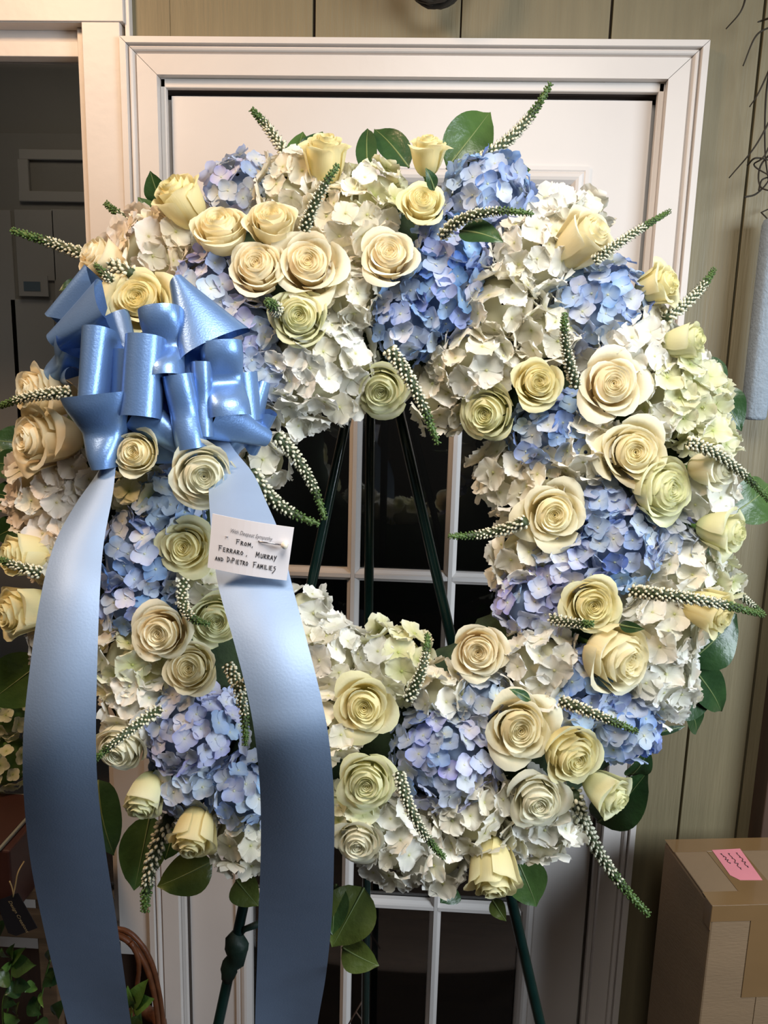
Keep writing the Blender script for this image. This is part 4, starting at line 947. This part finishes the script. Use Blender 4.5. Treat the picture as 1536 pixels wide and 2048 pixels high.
GL = {
 'F': [[(0, 0), (.05, 1)], [(-.12, .98), (.72, 1.02)], [(.03, .52), (.5, .55)]],
 'R': [[(0, 0), (.03, 1)], [(-.06, .97), (.5, .92), (.56, .68), (.05, .46), (.72, .0)]],
 'O': [[(.3, .95), (.02, .5), (.2, .05), (.55, .1), (.68, .55), (.3, .95)]],
 'M': [[(0, 0), (.1, 1), (.4, .3), (.75, 1), (.82, 0)]],
 'E': [[(.55, .98), (.02, .95), (0, 0), (.6, .03)], [(0, .5), (.45, .52)]],
 'A': [[(-.05, 0), (.35, 1), (.7, 0)], [(.08, .35), (.6, .36)]],
 'U': [[(0, 1), (.05, .12), (.3, 0), (.6, .2), (.62, 1)]],
 'Y': [[(0, 1), (.35, .5)], [(.75, 1.05), (.1, -.35)]],
 'N': [[(0, 0), (.05, .95), (.55, .05), (.6, 1)]],
 'D': [[(.04, 0), (.06, 1)], [(-.06, .98), (.5, .85), (.68, .4), (.04, 0)]],
 'I': [[(.15, 0), (.17, 1)]], 'i': [[(.12, 0), (.12, .7)]],
 'P': [[(0, 0), (.05, 1)], [(-.06, .97), (.55, .9), (.55, .6), (.03, .45)]],
 'T': [[(.3, 0), (.33, 1)], [(-.08, .97), (.75, 1.02)]],
 'L': [[(.02, 1), (0, 0), (.6, .05)]],
 'S': [[(.6, .9), (.15, .95), (.1, .65), (.55, .5), (.5, .1), (.0, .05)]],
 'Z': [[(.62, .95), (.12, .9), (.2, .62), (.65, .45), (.5, .1), (-.25, -.75)]],
 ',': [[(.1, .12), (0, -.25)]], ' ': []}
def writing(text, u0, w0, dw, cw, ch, big=()):
    v, fc = [], []; u = u0; AR = 1.52
    for k, c in enumerate(text):
        sc_ = 1.28 if k in big else 1.0
        for st in GL[c]:
            P = [(u + p[0] * cw * sc_, w0 + dw * (u - u0) - p[1] * ch * sc_) for p in st]
            for (a, b), (c2, d2_) in zip(P, P[1:]):
                dx, dy = (c2 - a) * AR, (d2_ - b); l = math.hypot(dx, dy) or 1; th = 0.0062
                nx, ny = -dy / l * th / AR, dx / l * th
                ex, ey = dx / l * th * 0.6 / AR, dy / l * th * 0.6
                off = len(v)
                for (x, y) in ((a - ex + nx, b - ey + ny), (a - ex - nx, b - ey - ny), (c2 + ex - nx, d2_ + ey - ny), (c2 + ex + nx, d2_ + ey + ny)): v.append(cpt(x, y, 0.0004 + 0.00002 * (off % 5)))
                fc.append((off, off + 1, off + 2, off + 3))
        u += cw * (1.12 * sc_ if c not in ('I', 'i', ',', ' ') else (0.6 if c != ' ' else 0.7)) * (0.95 if c != 'M' else 1.15)
    link('handwriting', mesh('handwriting', v, fc, smooth=False), M['ink'], sheet)
writing('FROM,', 0.345, 0.455, 0.02, 0.041, 0.066, (0,))
writing('FERRARO ,', 0.130, 0.635, 0.005, 0.042, 0.070, (0,))
writing('MURRAY', 0.60, 0.635, 0.04, 0.037, 0.078, (0,))
writing('AND', 0.095, 0.825, -0.02, 0.036, 0.066, ())
writing('DiPIETRO', 0.250, 0.815, 0.0, 0.034, 0.074, (0, 2))
writing('FAMILIEZ', 0.585, 0.83, 0.03, 0.035, 0.078, (0,))
def text_verts(s, shear=0.0):
    cu = bpy.data.curves.new('lettering', 'FONT'); cu.body = s; cu.size = 1.0; cu.shear = shear; cu.resolution_u = 2
    o = bpy.data.objects.new('lettering_source', cu); COL.objects.link(o)
    bpy.context.view_layer.update()
    me = o.evaluated_get(bpy.context.evaluated_depsgraph_get()).to_mesh()
    vs = [v.co.copy() for v in me.vertices]; fs = [tuple(p.vertices) for p in me.polygons]
    o.evaluated_get(bpy.context.evaluated_depsgraph_get()).to_mesh_clear()
    bpy.data.objects.remove(o); bpy.data.curves.remove(cu)
    wmax = max(v.x for v in vs); return [(v.x / wmax, v.y) for v in vs], fs
tv, tf = text_verts('With Deepest Sympathy', 0.35)
o = link('printed_line', mesh('printed_line', [cpt(0.245 + x * 0.53, 0.265 - y * 0.105 + 0.03 * x, 0.0005) for x, y in tv], tf, smooth=False), M['grey_ink'], sheet)
# pin with a pearl head
pin = empty('pearl_pin', cpt(0.62, 0.34, 0.002)); tag(pin, 'straight pin with a pearl head stuck through the sympathy card', 'pin')
PINV = Matrix.Translation(-pin.location)
o = tube('pin_shaft', [cpt(0.60, 0.335, -0.001), cpt(0.63, 0.338, 0.0012), cpt(0.92, 0.325, 0.004)], 0.0006, M['pin'], pin, 6); o.matrix_parent_inverse = PINV
o = tube('pin_point', [cpt(0.195, 0.355, 0.0012), cpt(0.235, 0.36, -0.0006)], [0.0003, 0.0005], M['pin'], pin, 6); o.matrix_parent_inverse = PINV
pc0, pc1 = cpt(0.885, 0.325, 0.004), cpt(0.975, 0.322, 0.005)
o = tube('pearl_head', [pc0.lerp(pc1, t) for t in (0, 0.06, 0.2, 0.45, 0.7, 0.9, 0.98, 1.0)], [0.0006, 0.0014, 0.0025, 0.0034, 0.0036, 0.0027, 0.0014, 0.0003], M['pearl'], pin, 12); o.matrix_parent_inverse = PINV

# ================================================================== EASEL
AP = onW(742, 606, -0.105)
ez = empty('easel', V((AP.x, AP.y, 0))); tag(ez, 'dark green wire tripod easel that holds the wreath in front of the door', 'easel')
EINV = Matrix.Translation(-ez.location)
def eleg(a, b, name='leg', r=0.0072):
    d = (b - a); n = 9
    o = tube(name, [a.lerp(b, i / (n - 1)) for i in range(n)], [r] * n, M['easel'], ez, 12); o.matrix_parent_inverse = EINV; return o
def toward_floor(p, q):              # carry the line p-q on down to the floor
    t = p.z / (p.z - q.z); return p + (q - p) * t
pl = onW(612, 1220, -0.105); pr = onW(900, 1285, -0.105)
LFEET = toward_floor(AP, pl); RFEET = toward_floor(AP, pr)
wrapped = eleg(AP, LFEET); eleg(AP + EX * 0.004, RFEET)
back_foot = V((onY(745, 1800, -0.05).x, -0.075, 0.0)); eleg(AP - NW * 0.008, back_foot)
# cross wire and hooks that carry the ring
c1, c2 = AP.lerp(LFEET, 0.36), AP.lerp(RFEET, 0.36)
eleg(c1, c2, 'cross_bar', 0.004)
for c in (c1, c2):
    o = tube('hook', [c, c + NW * 0.03, c + NW * 0.075 - EY * 0.01, c + NW * 0.085 + EY * 0.015], 0.003, M['easel'], ez, 8); o.matrix_parent_inverse = EINV
o = tube('collar', [AP - EY * 0.02, AP + EY * 0.012], 0.013, M['easel'], ez, 12); o.matrix_parent_inverse = EINV
# tape wound round one leg
q0, q1 = onW(462, 1862, -0.105), onW(428, 1955, -0.105)
tt = [AP + (LFEET - AP) * ((p - AP).dot(LFEET - AP) / (LFEET - AP).length_squared) for p in (q0, q1)]
o = tube('tape_wrap', [tt[0].lerp(tt[1], i / 9) + V((random.uniform(-1, 1) * 0.002, 0, 0)) + EX * (0.004 if 1 < i < 6 else 0) for i in range(10)], [0.008, 0.012, 0.0155, 0.0155, 0.014, 0.0125, 0.011, 0.012, 0.010, 0.0075], M['tape'], wrapped, 9, 0.25)
o = tube('tape_end', [tt[0].lerp(tt[1], .05) + V((0.006, 0, 0)), onW(490, 1858, -0.100), onW(522, 1846, -0.098)], [0.0015, 0.004, 0.005], M['tape'], wrapped, 6)

# ================================================================== CARDBOARD BOX
yb = -0.085 * K
A = onY(1330, 1680, yb); Zb = A.z
Fp = onZ(1425, 1812, Zb); e2 = V((Fp.x - A.x, Fp.y - A.y, 0)); dep = e2.length; e2 /= dep; e1 = V((-e2.y, e2.x, 0))
if e1.x < 0: e1 = -e1
wid = 0.19
bx = empty('cardboard_box', (Fp.x, Fp.y, 0)); tag(bx, 'tall taped brown cardboard box standing on the floor against the plank wall', 'box')
BXI = Matrix.Translation(-bx.location)
def bp3(a, b, z, o_=0): return V((A.x, A.y, 0)) + e1 * a + e2 * b + V((0, 0, z))
def prism(name, a0, a1, b0, b1, z0, z1, m, par, inv, bev=0.0):
    import bmesh
    bm = bmesh.new(); vs = [bm.verts.new(bp3(a, b, z)) for z in (z0, z1) for a, b in ((a0, b0), (a1, b0), (a1, b1), (a0, b1))]
    for f in [(0, 1, 2, 3), (7, 6, 5, 4), (0, 4, 5, 1), (1, 5, 6, 2), (2, 6, 7, 3), (3, 7, 4, 0)]: bm.faces.new([vs[i] for i in f])
    bmesh.ops.recalc_face_normals(bm, faces=bm.faces)
    if bev: bmesh.ops.bevel(bm, geom=bm.edges[:], offset=bev, segments=2, affect='EDGES', profile=0.5)
    me = bpy.data.meshes.new(name); bm.to_mesh(me); bm.free(); o = link(name, me, m, par); o.matrix_parent_inverse = inv; return o
prism('box_body', 0, wid, 0, dep, 0.002, Zb - 0.004, M['cardboard'], bx, BXI, 0.003)
prism('top_flap', 0.001, wid * 0.46, 0.001, dep - 0.001, Zb - 0.0035, Zb, M['cardboard'], bx, BXI, 0.0012)
prism('top_flap', wid * 0.466, wid - 0.001, 0.001, dep - 0.001, Zb - 0.0035, Zb - 0.0003, M['cardboard'], bx, BXI, 0.0012)
prism('packing_tape', wid * 0.30, wid * 0.62, 0.0, dep + 0.0006, Zb + 0.0001, Zb + 0.0006, M['tape_clear'], bx, BXI)
prism('packing_tape', wid * 0.33, wid * 0.62, dep + 0.0004, dep + 0.001, Zb - 0.16, Zb + 0.0005, M['tape_clear'], bx, BXI)
prism('packing_tape', -0.0008, wid, dep - 0.030, dep + 0.0005, Zb + 0.0003, Zb + 0.0009, M['tape_clear'], bx, BXI)
prism('packing_tape', -0.0008, wid, 0.0, 0.034, Zb + 0.0003, Zb + 0.0009, M['tape_clear'], bx, BXI)
prism('packing_tape', -0.0006, wid, dep + 0.0005, dep + 0.0012, Zb - 0.026, Zb + 0.0006, M['tape_clear'], bx, BXI)
prism('packing_tape', -0.0012, -0.0002, dep - 0.02, dep + 0.0008, Zb - 0.040, Zb + 0.0006, M['tape_clear'], bx, BXI)
prism('flap_seam', wid * 0.458, wid * 0.468, dep + 0.0002, dep + 0.0009, 0.01, Zb - 0.16, M['cardboard'], bx, BXI)
# pink slip stuck on the lid
sl = [onZ(x, y, Zb + 0.0012) for x, y in ((1424, 1700), (1480, 1697), (1525, 1760), (1480, 1760), (1460, 1750))]
ps = empty('pink_slip', sl[0]); tag(ps, 'pink paper slip with scribbled lines lying on the cardboard box', 'paper slip')
PSI = Matrix.Translation(-sl[0])
o = link('paper', mesh('paper', sl + [p - V((0, 0, 0.0003)) for p in sl], [(4, 3, 2, 1, 0), (5, 6, 7, 8, 9)] + [(i, (i + 1) % 5, 5 + (i + 1) % 5, 5 + i) for i in range(5)], smooth=False), M['pink'], ps); o.matrix_parent_inverse = PSI; paper = o
for (xa, ya, xb, yb2) in ((1441, 1706, 1462, 1728), (1456, 1705, 1484, 1740), (1472, 1704, 1498, 1736)):
    pts = [onZ(xa + (xb - xa) * t + math.sin(t * 31) * 2, ya + (yb2 - ya) * t + math.cos(t * 23) * 1.5, Zb + 0.0016) for t in [i / 24 for i in range(25)]]
    tube('scribble', pts, 0.0005, M['ink'], paper, 4)

# ================================================================== THINGS ON THE WALL
# pale blue towel-like roll hanging at the plank seam
ty = -0.035
tw_ = empty('hanging_cloth', onY(1510, 840, ty)); tag(tw_, 'pale blue fuzzy strip of cloth hanging on the plank wall', 'cloth')
TI = Matrix.Translation(-tw_.location)
xl0 = onY(1489, 838, ty).x; xr0 = onY(1528, 842, ty).x; zb_ = onY(1500, 840, ty).z; zt_ = onY(1528, 433, ty).z
cx = (xl0 + xr0) / 2; rx = (xr0 - xl0) / 2 * 0.9
v = []; nsg = 20
lv = [(0, 0.6), (0.004, 0.9), (0.02, 1.0), (0.35, 1.0), (0.7, 0.99), (0.97, 0.97), (0.995, 0.85), (1.0, 0.5)]
for q, s in lv:
    for k in range(nsg):
        a = 2 * PI * k / nsg; v.append((cx + 0.003 + math.copysign(abs(math.cos(a)) ** 0.55, math.cos(a)) * rx * 1.25 * s, ty + 0.012 + math.copysign(abs(math.sin(a)) ** 0.6, math.sin(a)) * 0.018 * s, zb_ + (zt_ - zb_) * q))
o = link('cloth_roll', mesh('cloth_roll', v, grid_faces(nsg, len(lv), 0, True) + [tuple(range(nsg - 1, -1, -1)), tuple(range(nsg * 7, nsg * 8))]), M['cloth_blue'], tw_); o.matrix_parent_inverse = TI
o = tube('hanging_loop', [V((cx, ty + 0.02, zt_ - 0.004)), V((cx - 0.012, ty + 0.03, zt_ + 0.012)), V((cx + 0.004, ty + 0.04, zt_ + 0.02))], 0.0012, M['twig'], tw_, 6); o.matrix_parent_inverse = TI
# dry twigs hanging at the top corner
dv = empty('dried_vine', onY(1540, 330, -0.03)); tag(dv, 'tangle of dark dry vine twigs hanging above the blue cloth', 'dried vine')
DI = Matrix.Translation(-dv.location)
TW = [[(1495, -20), (1482, 22), (1452, 58)], [(1545, 34), (1522, 42), (1516, 44)], [(1545, 52), (1512, 72), (1486, 132)], [(1560, 90), (1520, 180), (1499, 214)],
      [(1560, 200), (1512, 290), (1458, 356)], [(1560, 240), (1530, 310), (1508, 330), (1540, 352)], [(1495, 330), (1512, 316), (1545, 322)], [(1490, 394), (1512, 388), (1534, 366), (1545, 340)],
      [(1518, 380), (1524, 360), (1545, 352)], [(1550, 100), (1533, 180), (1530, 300), (1540, 380)], [(1560, 290), (1522, 330), (1520, 372), (1550, 384)]]
for p in TW:
    n = len(p); o = tube('twig', spline([onY(x, y, -0.035 + 0.02 * math.sin(x * 0.7 + y)) for x, y in p], 18), [0.0016 * (1 - 0.4 * i / 17) for i in range(18)], M['twig'], dv, 6); o.matrix_parent_inverse = DI
# twig wreath of which only the lowest curve shows above the door
tg_ = onY(872, -75, -0.05)
tg0 = empty('twig_ring', tg_); tag(tg0, 'dark twig ring on the planks above the door, only its underside showing', 'twig ring')
GI = Matrix.Translation(-tg_)
for k in range(9):
    pts = []
    r0 = onY(872, 2, -0.05); R = (tg_.z - r0.z) * random.uniform(0.93, 1.03); ph = random.uniform(0, 6.28)
    for i in range(37):
        a = 2 * PI * i / 36; rr = R * (1 + 0.05 * math.sin(3 * a + ph)); pts.append(tg_ + V((rr * math.cos(a), 0.012 * math.sin(2 * a + ph * 2), rr * math.sin(a))))
    o = tube('twig', pts, 0.004, M['twig'], tg0, 6, 0.3); o.matrix_parent_inverse = GI

# ================================================================== DIM PLANTS AND BASKET BESIDE THE DOOR
# shelf-like bench that carries them
by = -0.20
zt2 = onY(40, 1765, by).z
bench = empty('wooden_bench', (-0.75, by, 0)); tag(bench, 'low bench of rough boards in the shadow under the window', 'bench')
BI = Matrix.Translation(-bench.location)
def bbx(name, x0, x1, y0, y1, z0, z1, m, par, inv, bev=0.002):
    o = box(name, x0, x1, y0, y1, z0, z1, m, par, bev); o.matrix_parent_inverse = inv; return o
zb1 = onY(60, 1800, by).z
for i in range(3): bbx('board', -1.2, onY(95, 1800, by).x + 0.01, by + 0.055 * i, by + 0.055 * i + 0.05, zb1, zb1 + 0.018, M['crate_wood'], bench, BI)
bbx('front_board', -1.2, onY(95, 1800, by).x, by + 0.004, by + 0.018, zb1 - 0.075, zb1 - 0.028, M['crate_wood'], bench, BI)
for xx in (-1.15, onY(80, 1800, by).x - 0.02): bbx('leg', xx, xx + 0.03, by + 0.02, by + 0.05, 0, zb1, M['crate_wood'], bench, BI)
# dark red case on the bench
ck = onY(44, 1648, by); cz0 = zb1 + 0.0185
rc = empty('wooden_case', (ck.x - 0.1, by, cz0)); tag(rc, 'dark red wooden case with a pale-edged lid on the bench', 'case')
RI = Matrix.Translation(-rc.location)
bbx('case_body', ck.x - 0.25, ck.x + 0.012, by - 0.06, by + 0.09, cz0, ck.z - 0.006, M['red_wood'], rc, RI, 0.003)
lid = bbx('lid', ck.x - 0.252, ck.x + 0.0, by - 0.062, by + 0.085, ck.z - 0.0055, ck.z, M['edge_pale'], rc, RI, 0.0015)
bbx('lid_inlay', ck.x - 0.245, ck.x - 0.004, by - 0.056, by + 0.08, ck.z + 0.0001, ck.z + 0.001, M['red_wood'], lid, Matrix.Identity(4), 0)
# black tag with gold lettering
gy = by - 0.075
g = [onY(x, y, gy) for x, y in ((-8, 1802), (36, 1786), (75, 1856), (32, 1872), (16, 1866))]
gt = empty('hang_tag', onY(25, 1790, gy)); tag(gt, 'black hang tag with gold script tied on with jute string', 'tag')
GTI = Matrix.Translation(-gt.location)
o = link('tag_card', mesh('tag_card', g + [p + V((0, 0.0008, 0)) for p in g], [(4, 3, 2, 1, 0), (5, 6, 7, 8, 9)] + [(i, (i + 1) % 5, 5 + (i + 1) % 5, 5 + i) for i in range(5)], smooth=False), M['tag'], gt); o.matrix_parent_inverse = GTI; tagc = o
tv, tf = text_verts('Design Creations', 0.3)
ta, tb = onY(16, 1802, gy - 0.0006), onY(53, 1866, gy - 0.0006); td = tb - ta; tn = V((0, -1, 0)).cross(td).normalized()
if tn.z < 0: tn = -tn
o = link('gold_lettering', mesh('gold_lettering', [ta + td * x + tn * (y * 0.0075) for x, y in tv], tf, smooth=False), M['gold'], tagc)
o = tube('string', spline([onY(26, 1794, gy - 0.001), onY(31, 1770, gy), onY(36, 1745, gy + 0.002), onY(48, 1723, gy + 0.02)], 14), 0.0011, M['string'], gt, 6); o.matrix_parent_inverse = GTI
o = tube('string', spline([onY(27, 1790, gy - 0.001), onY(24, 1775, gy), onY(19, 1762, gy)], 8), 0.0010, M['string'], gt, 6); o.matrix_parent_inverse = GTI
# basket with a wicker handle
ky = -0.16
bk = empty('wicker_basket', V((onY(233, 2080, ky).x, ky, 0))); tag(bk, 'brown wicker basket with a hooped handle beside the door casing', 'basket')
KI = Matrix.Translation(-bk.location)
hp = [onY(x, y, ky) for x, y in ((318, 2120), (316, 2040), (306, 1975), (290, 1925), (265, 1888), (236, 1868), (205, 1866), (180, 1885), (160, 1940), (150, 2050), (148, 2120))]
for k, off in enumerate(((0, 0), (0.006, 0.004), (0.002, -0.006))):
    o = tube('handle_cane', [p + V((off[0] * (1 if p.x > hp[5].x else -1), off[1], off[0])) for p in spline(hp, 44)], 0.0045, M['wicker'], bk, 8, 0.15); o.matrix_parent_inverse = KI
o = tube('handle_cane', spline([onY(x, y, ky - 0.01) for x, y in ((262, 1885), (277, 1920), (276, 1960), (268, 2010), (262, 2080))], 20), 0.004, M['wicker'], bk, 8, 0.2); o.matrix_parent_inverse = KI
kc = V((bk.location.x, ky + 0.0, 0)); zr = onY(200, 2110, ky).z; rxk = (hp[0].x - hp[-1].x) / 2 - 0.004
for r in range(7):
    z = 0.012 + (zr - 0.012) * r / 6; sc2 = 0.78 + 0.22 * r / 6
    o = tube('weave_row', [V((kc.x + rxk * sc2 * math.cos(a), kc.y + 0.10 * sc2 * math.sin(a) , z + 0.004 * math.sin(a * 9 + r * PI))) for a in [2 * PI * i / 48 for i in range(49)]], 0.011 if r < 6 else 0.012, M['wicker'], bk, 7, 0.15); o.matrix_parent_inverse = KI
v = [V((kc.x + rxk * 0.75 * math.cos(2 * PI * i / 24), kc.y + 0.072 * math.sin(2 * PI * i / 24), zr - 0.02)) for i in range(24)]
o = link('soil', mesh('soil', v, [tuple(range(24))]), M['foam'], bk); o.matrix_parent_inverse = KI
# potted green plant: leaves and stems
py = -0.20
pp = empty('leafy_plant', V((onY(60, 2040, py).x, py, zr))); tag(pp, 'bushy green plant with small leaves in the dark below the hang tag', 'plant')
PI_ = Matrix.Translation(-pp.location)
def pleaf(b, t, w, mt, Y=py, dY=-0.02):
    B, T = onY(b[0], b[1], Y), onY(t[0], t[1], Y + dY); k = depth(B) / FPX
    vv, ff, uu, rib = leaf_geo(B, T, V((random.uniform(-.3, .3), -1, random.uniform(0.2, 0.9))), w * k, 0.12, 0.2, 0.7, 0.05, 11, 7)
    o = link('leaf', mesh('leaf', vv, ff, uu), M['leaf_' + mt], pp); o.matrix_parent_inverse = PI_
for a in [((24, 1915), (2, 1898), 26, 'bright'), ((24, 1918), (28, 1888), 22, 'bright'), ((24, 1925), (50, 1896), 22, 'bright'), ((22, 1928), (4, 1935), 22, 'bright'), ((25, 1930), (70, 1930), 42, 'mid'),
          ((20, 1950), (-10, 1965), 40, 'mid'), ((70, 1968), (50, 1985), 26, 'bright'), ((36, 2032), (36, 2005), 24, 'olive'), ((34, 2048), (8, 2025), 24, 'bright'), ((95, 2055), (55, 2060), 44, 'mid'),
          ((80, 1985), (86, 2015), 10, 'bright'), ((100, 1925), (104, 1896), 22, 'mid'), ((262, 2010), (295, 1960), 34, 'bright'), ((266, 2012), (306, 1998), 40, 'bright'), ((266, 2015), (254, 1975), 30, 'bright'), ((262, 2016), (266, 2024), 18, 'olive'),
          ((100, 1970), (112, 1940), 24, 'mid'), ((60, 2000), (82, 2030), 34, 'dark'), ((10, 1985), (30, 2010), 36, 'dark'), ((110, 2030), (128, 2000), 30, 'dark'), ((-5, 1870), (10, 1840), 30, 'mid'),
          ((270, 2060), (280, 2025), 40, 'mid'), ((40, 1975), (10, 1990), 34, 'dark'), ((90, 1950), (120, 1965), 34, 'dark'), ((30, 1960), (60, 1975), 34, 'dark')]: pleaf(*a)
for p in [[(20, 2120), (14, 2040), (22, 1970), (24, 1920)], [(60, 2130), (80, 2010), (92, 1950), (100, 1920)], [(256, 2130), (262, 2050), (264, 2012)], [(10, 2100), (5, 2010), (18, 1975)]]:
    o = tube('stem', spline([onY(x, y, py) for x, y in p], 14), 0.0014, M['stem'], pp, 6); o.matrix_parent_inverse = PI_
# spindly twig in front of the door glass at the very bottom
sp = empty('bare_twig', onY(690, 2060, -0.06)); tag(sp, 'thin bare forked twig in front of the lowest door glass', 'twig')
SI = Matrix.Translation(-sp.location)
for p in [[(680, 2080), (705, 2035), (727, 1998)], [(712, 2024), (728, 2046), (748, 2075)], [(727, 1998), (732, 2012)]]:
    o = tube('twig', [onY(x, y, -0.06) for x, y in p], 0.0015, M['brown_wood'], sp, 6); o.matrix_parent_inverse = SI
# dim hydrangea heads and a magenta bloom in the shade behind the left tail
def dimhyd(x, y, r, Y, label):
    P = onY(x, y, Y); k = depth(P) / FPX; R = r * k; fr = 17 * k
    root = empty('hydrangea', mw=frame(V((0.1, -1, 0.35)), loc=P)); tag(root, label, 'hydrangea', 'green hydrangeas in the shade by the window')
    link('flower_core', DOME, M['stem'], root, Matrix.Scale(R * 0.86, 4)); n = int(2.4 * (R / fr) ** 2); ga = PI * (3 - 5 ** 0.5)
    for i in range(n):
        c = 1 - 1.25 * (i + .5) / n; a = math.acos(c); b = i * ga; dr = V((math.sin(a) * math.cos(b), math.sin(a) * math.sin(b), math.cos(a)))
        link('floret', random.choice(FLO[False]), M['hyd_lime'], root, frame((dr + V((random.uniform(-.4, .4), random.uniform(-.4, .4), 0))).normalized(), V((0, 1, .01)), random.uniform(0, 6), dr * R, fr * random.uniform(.8, 1.1)))
dimhyd(18, 1425, 46, -0.09, 'upper yellow-green hydrangea in the shade behind the left tail')
dimhyd(12, 1520, 56, -0.09, 'lower yellow-green hydrangea in the shade above the wooden case')
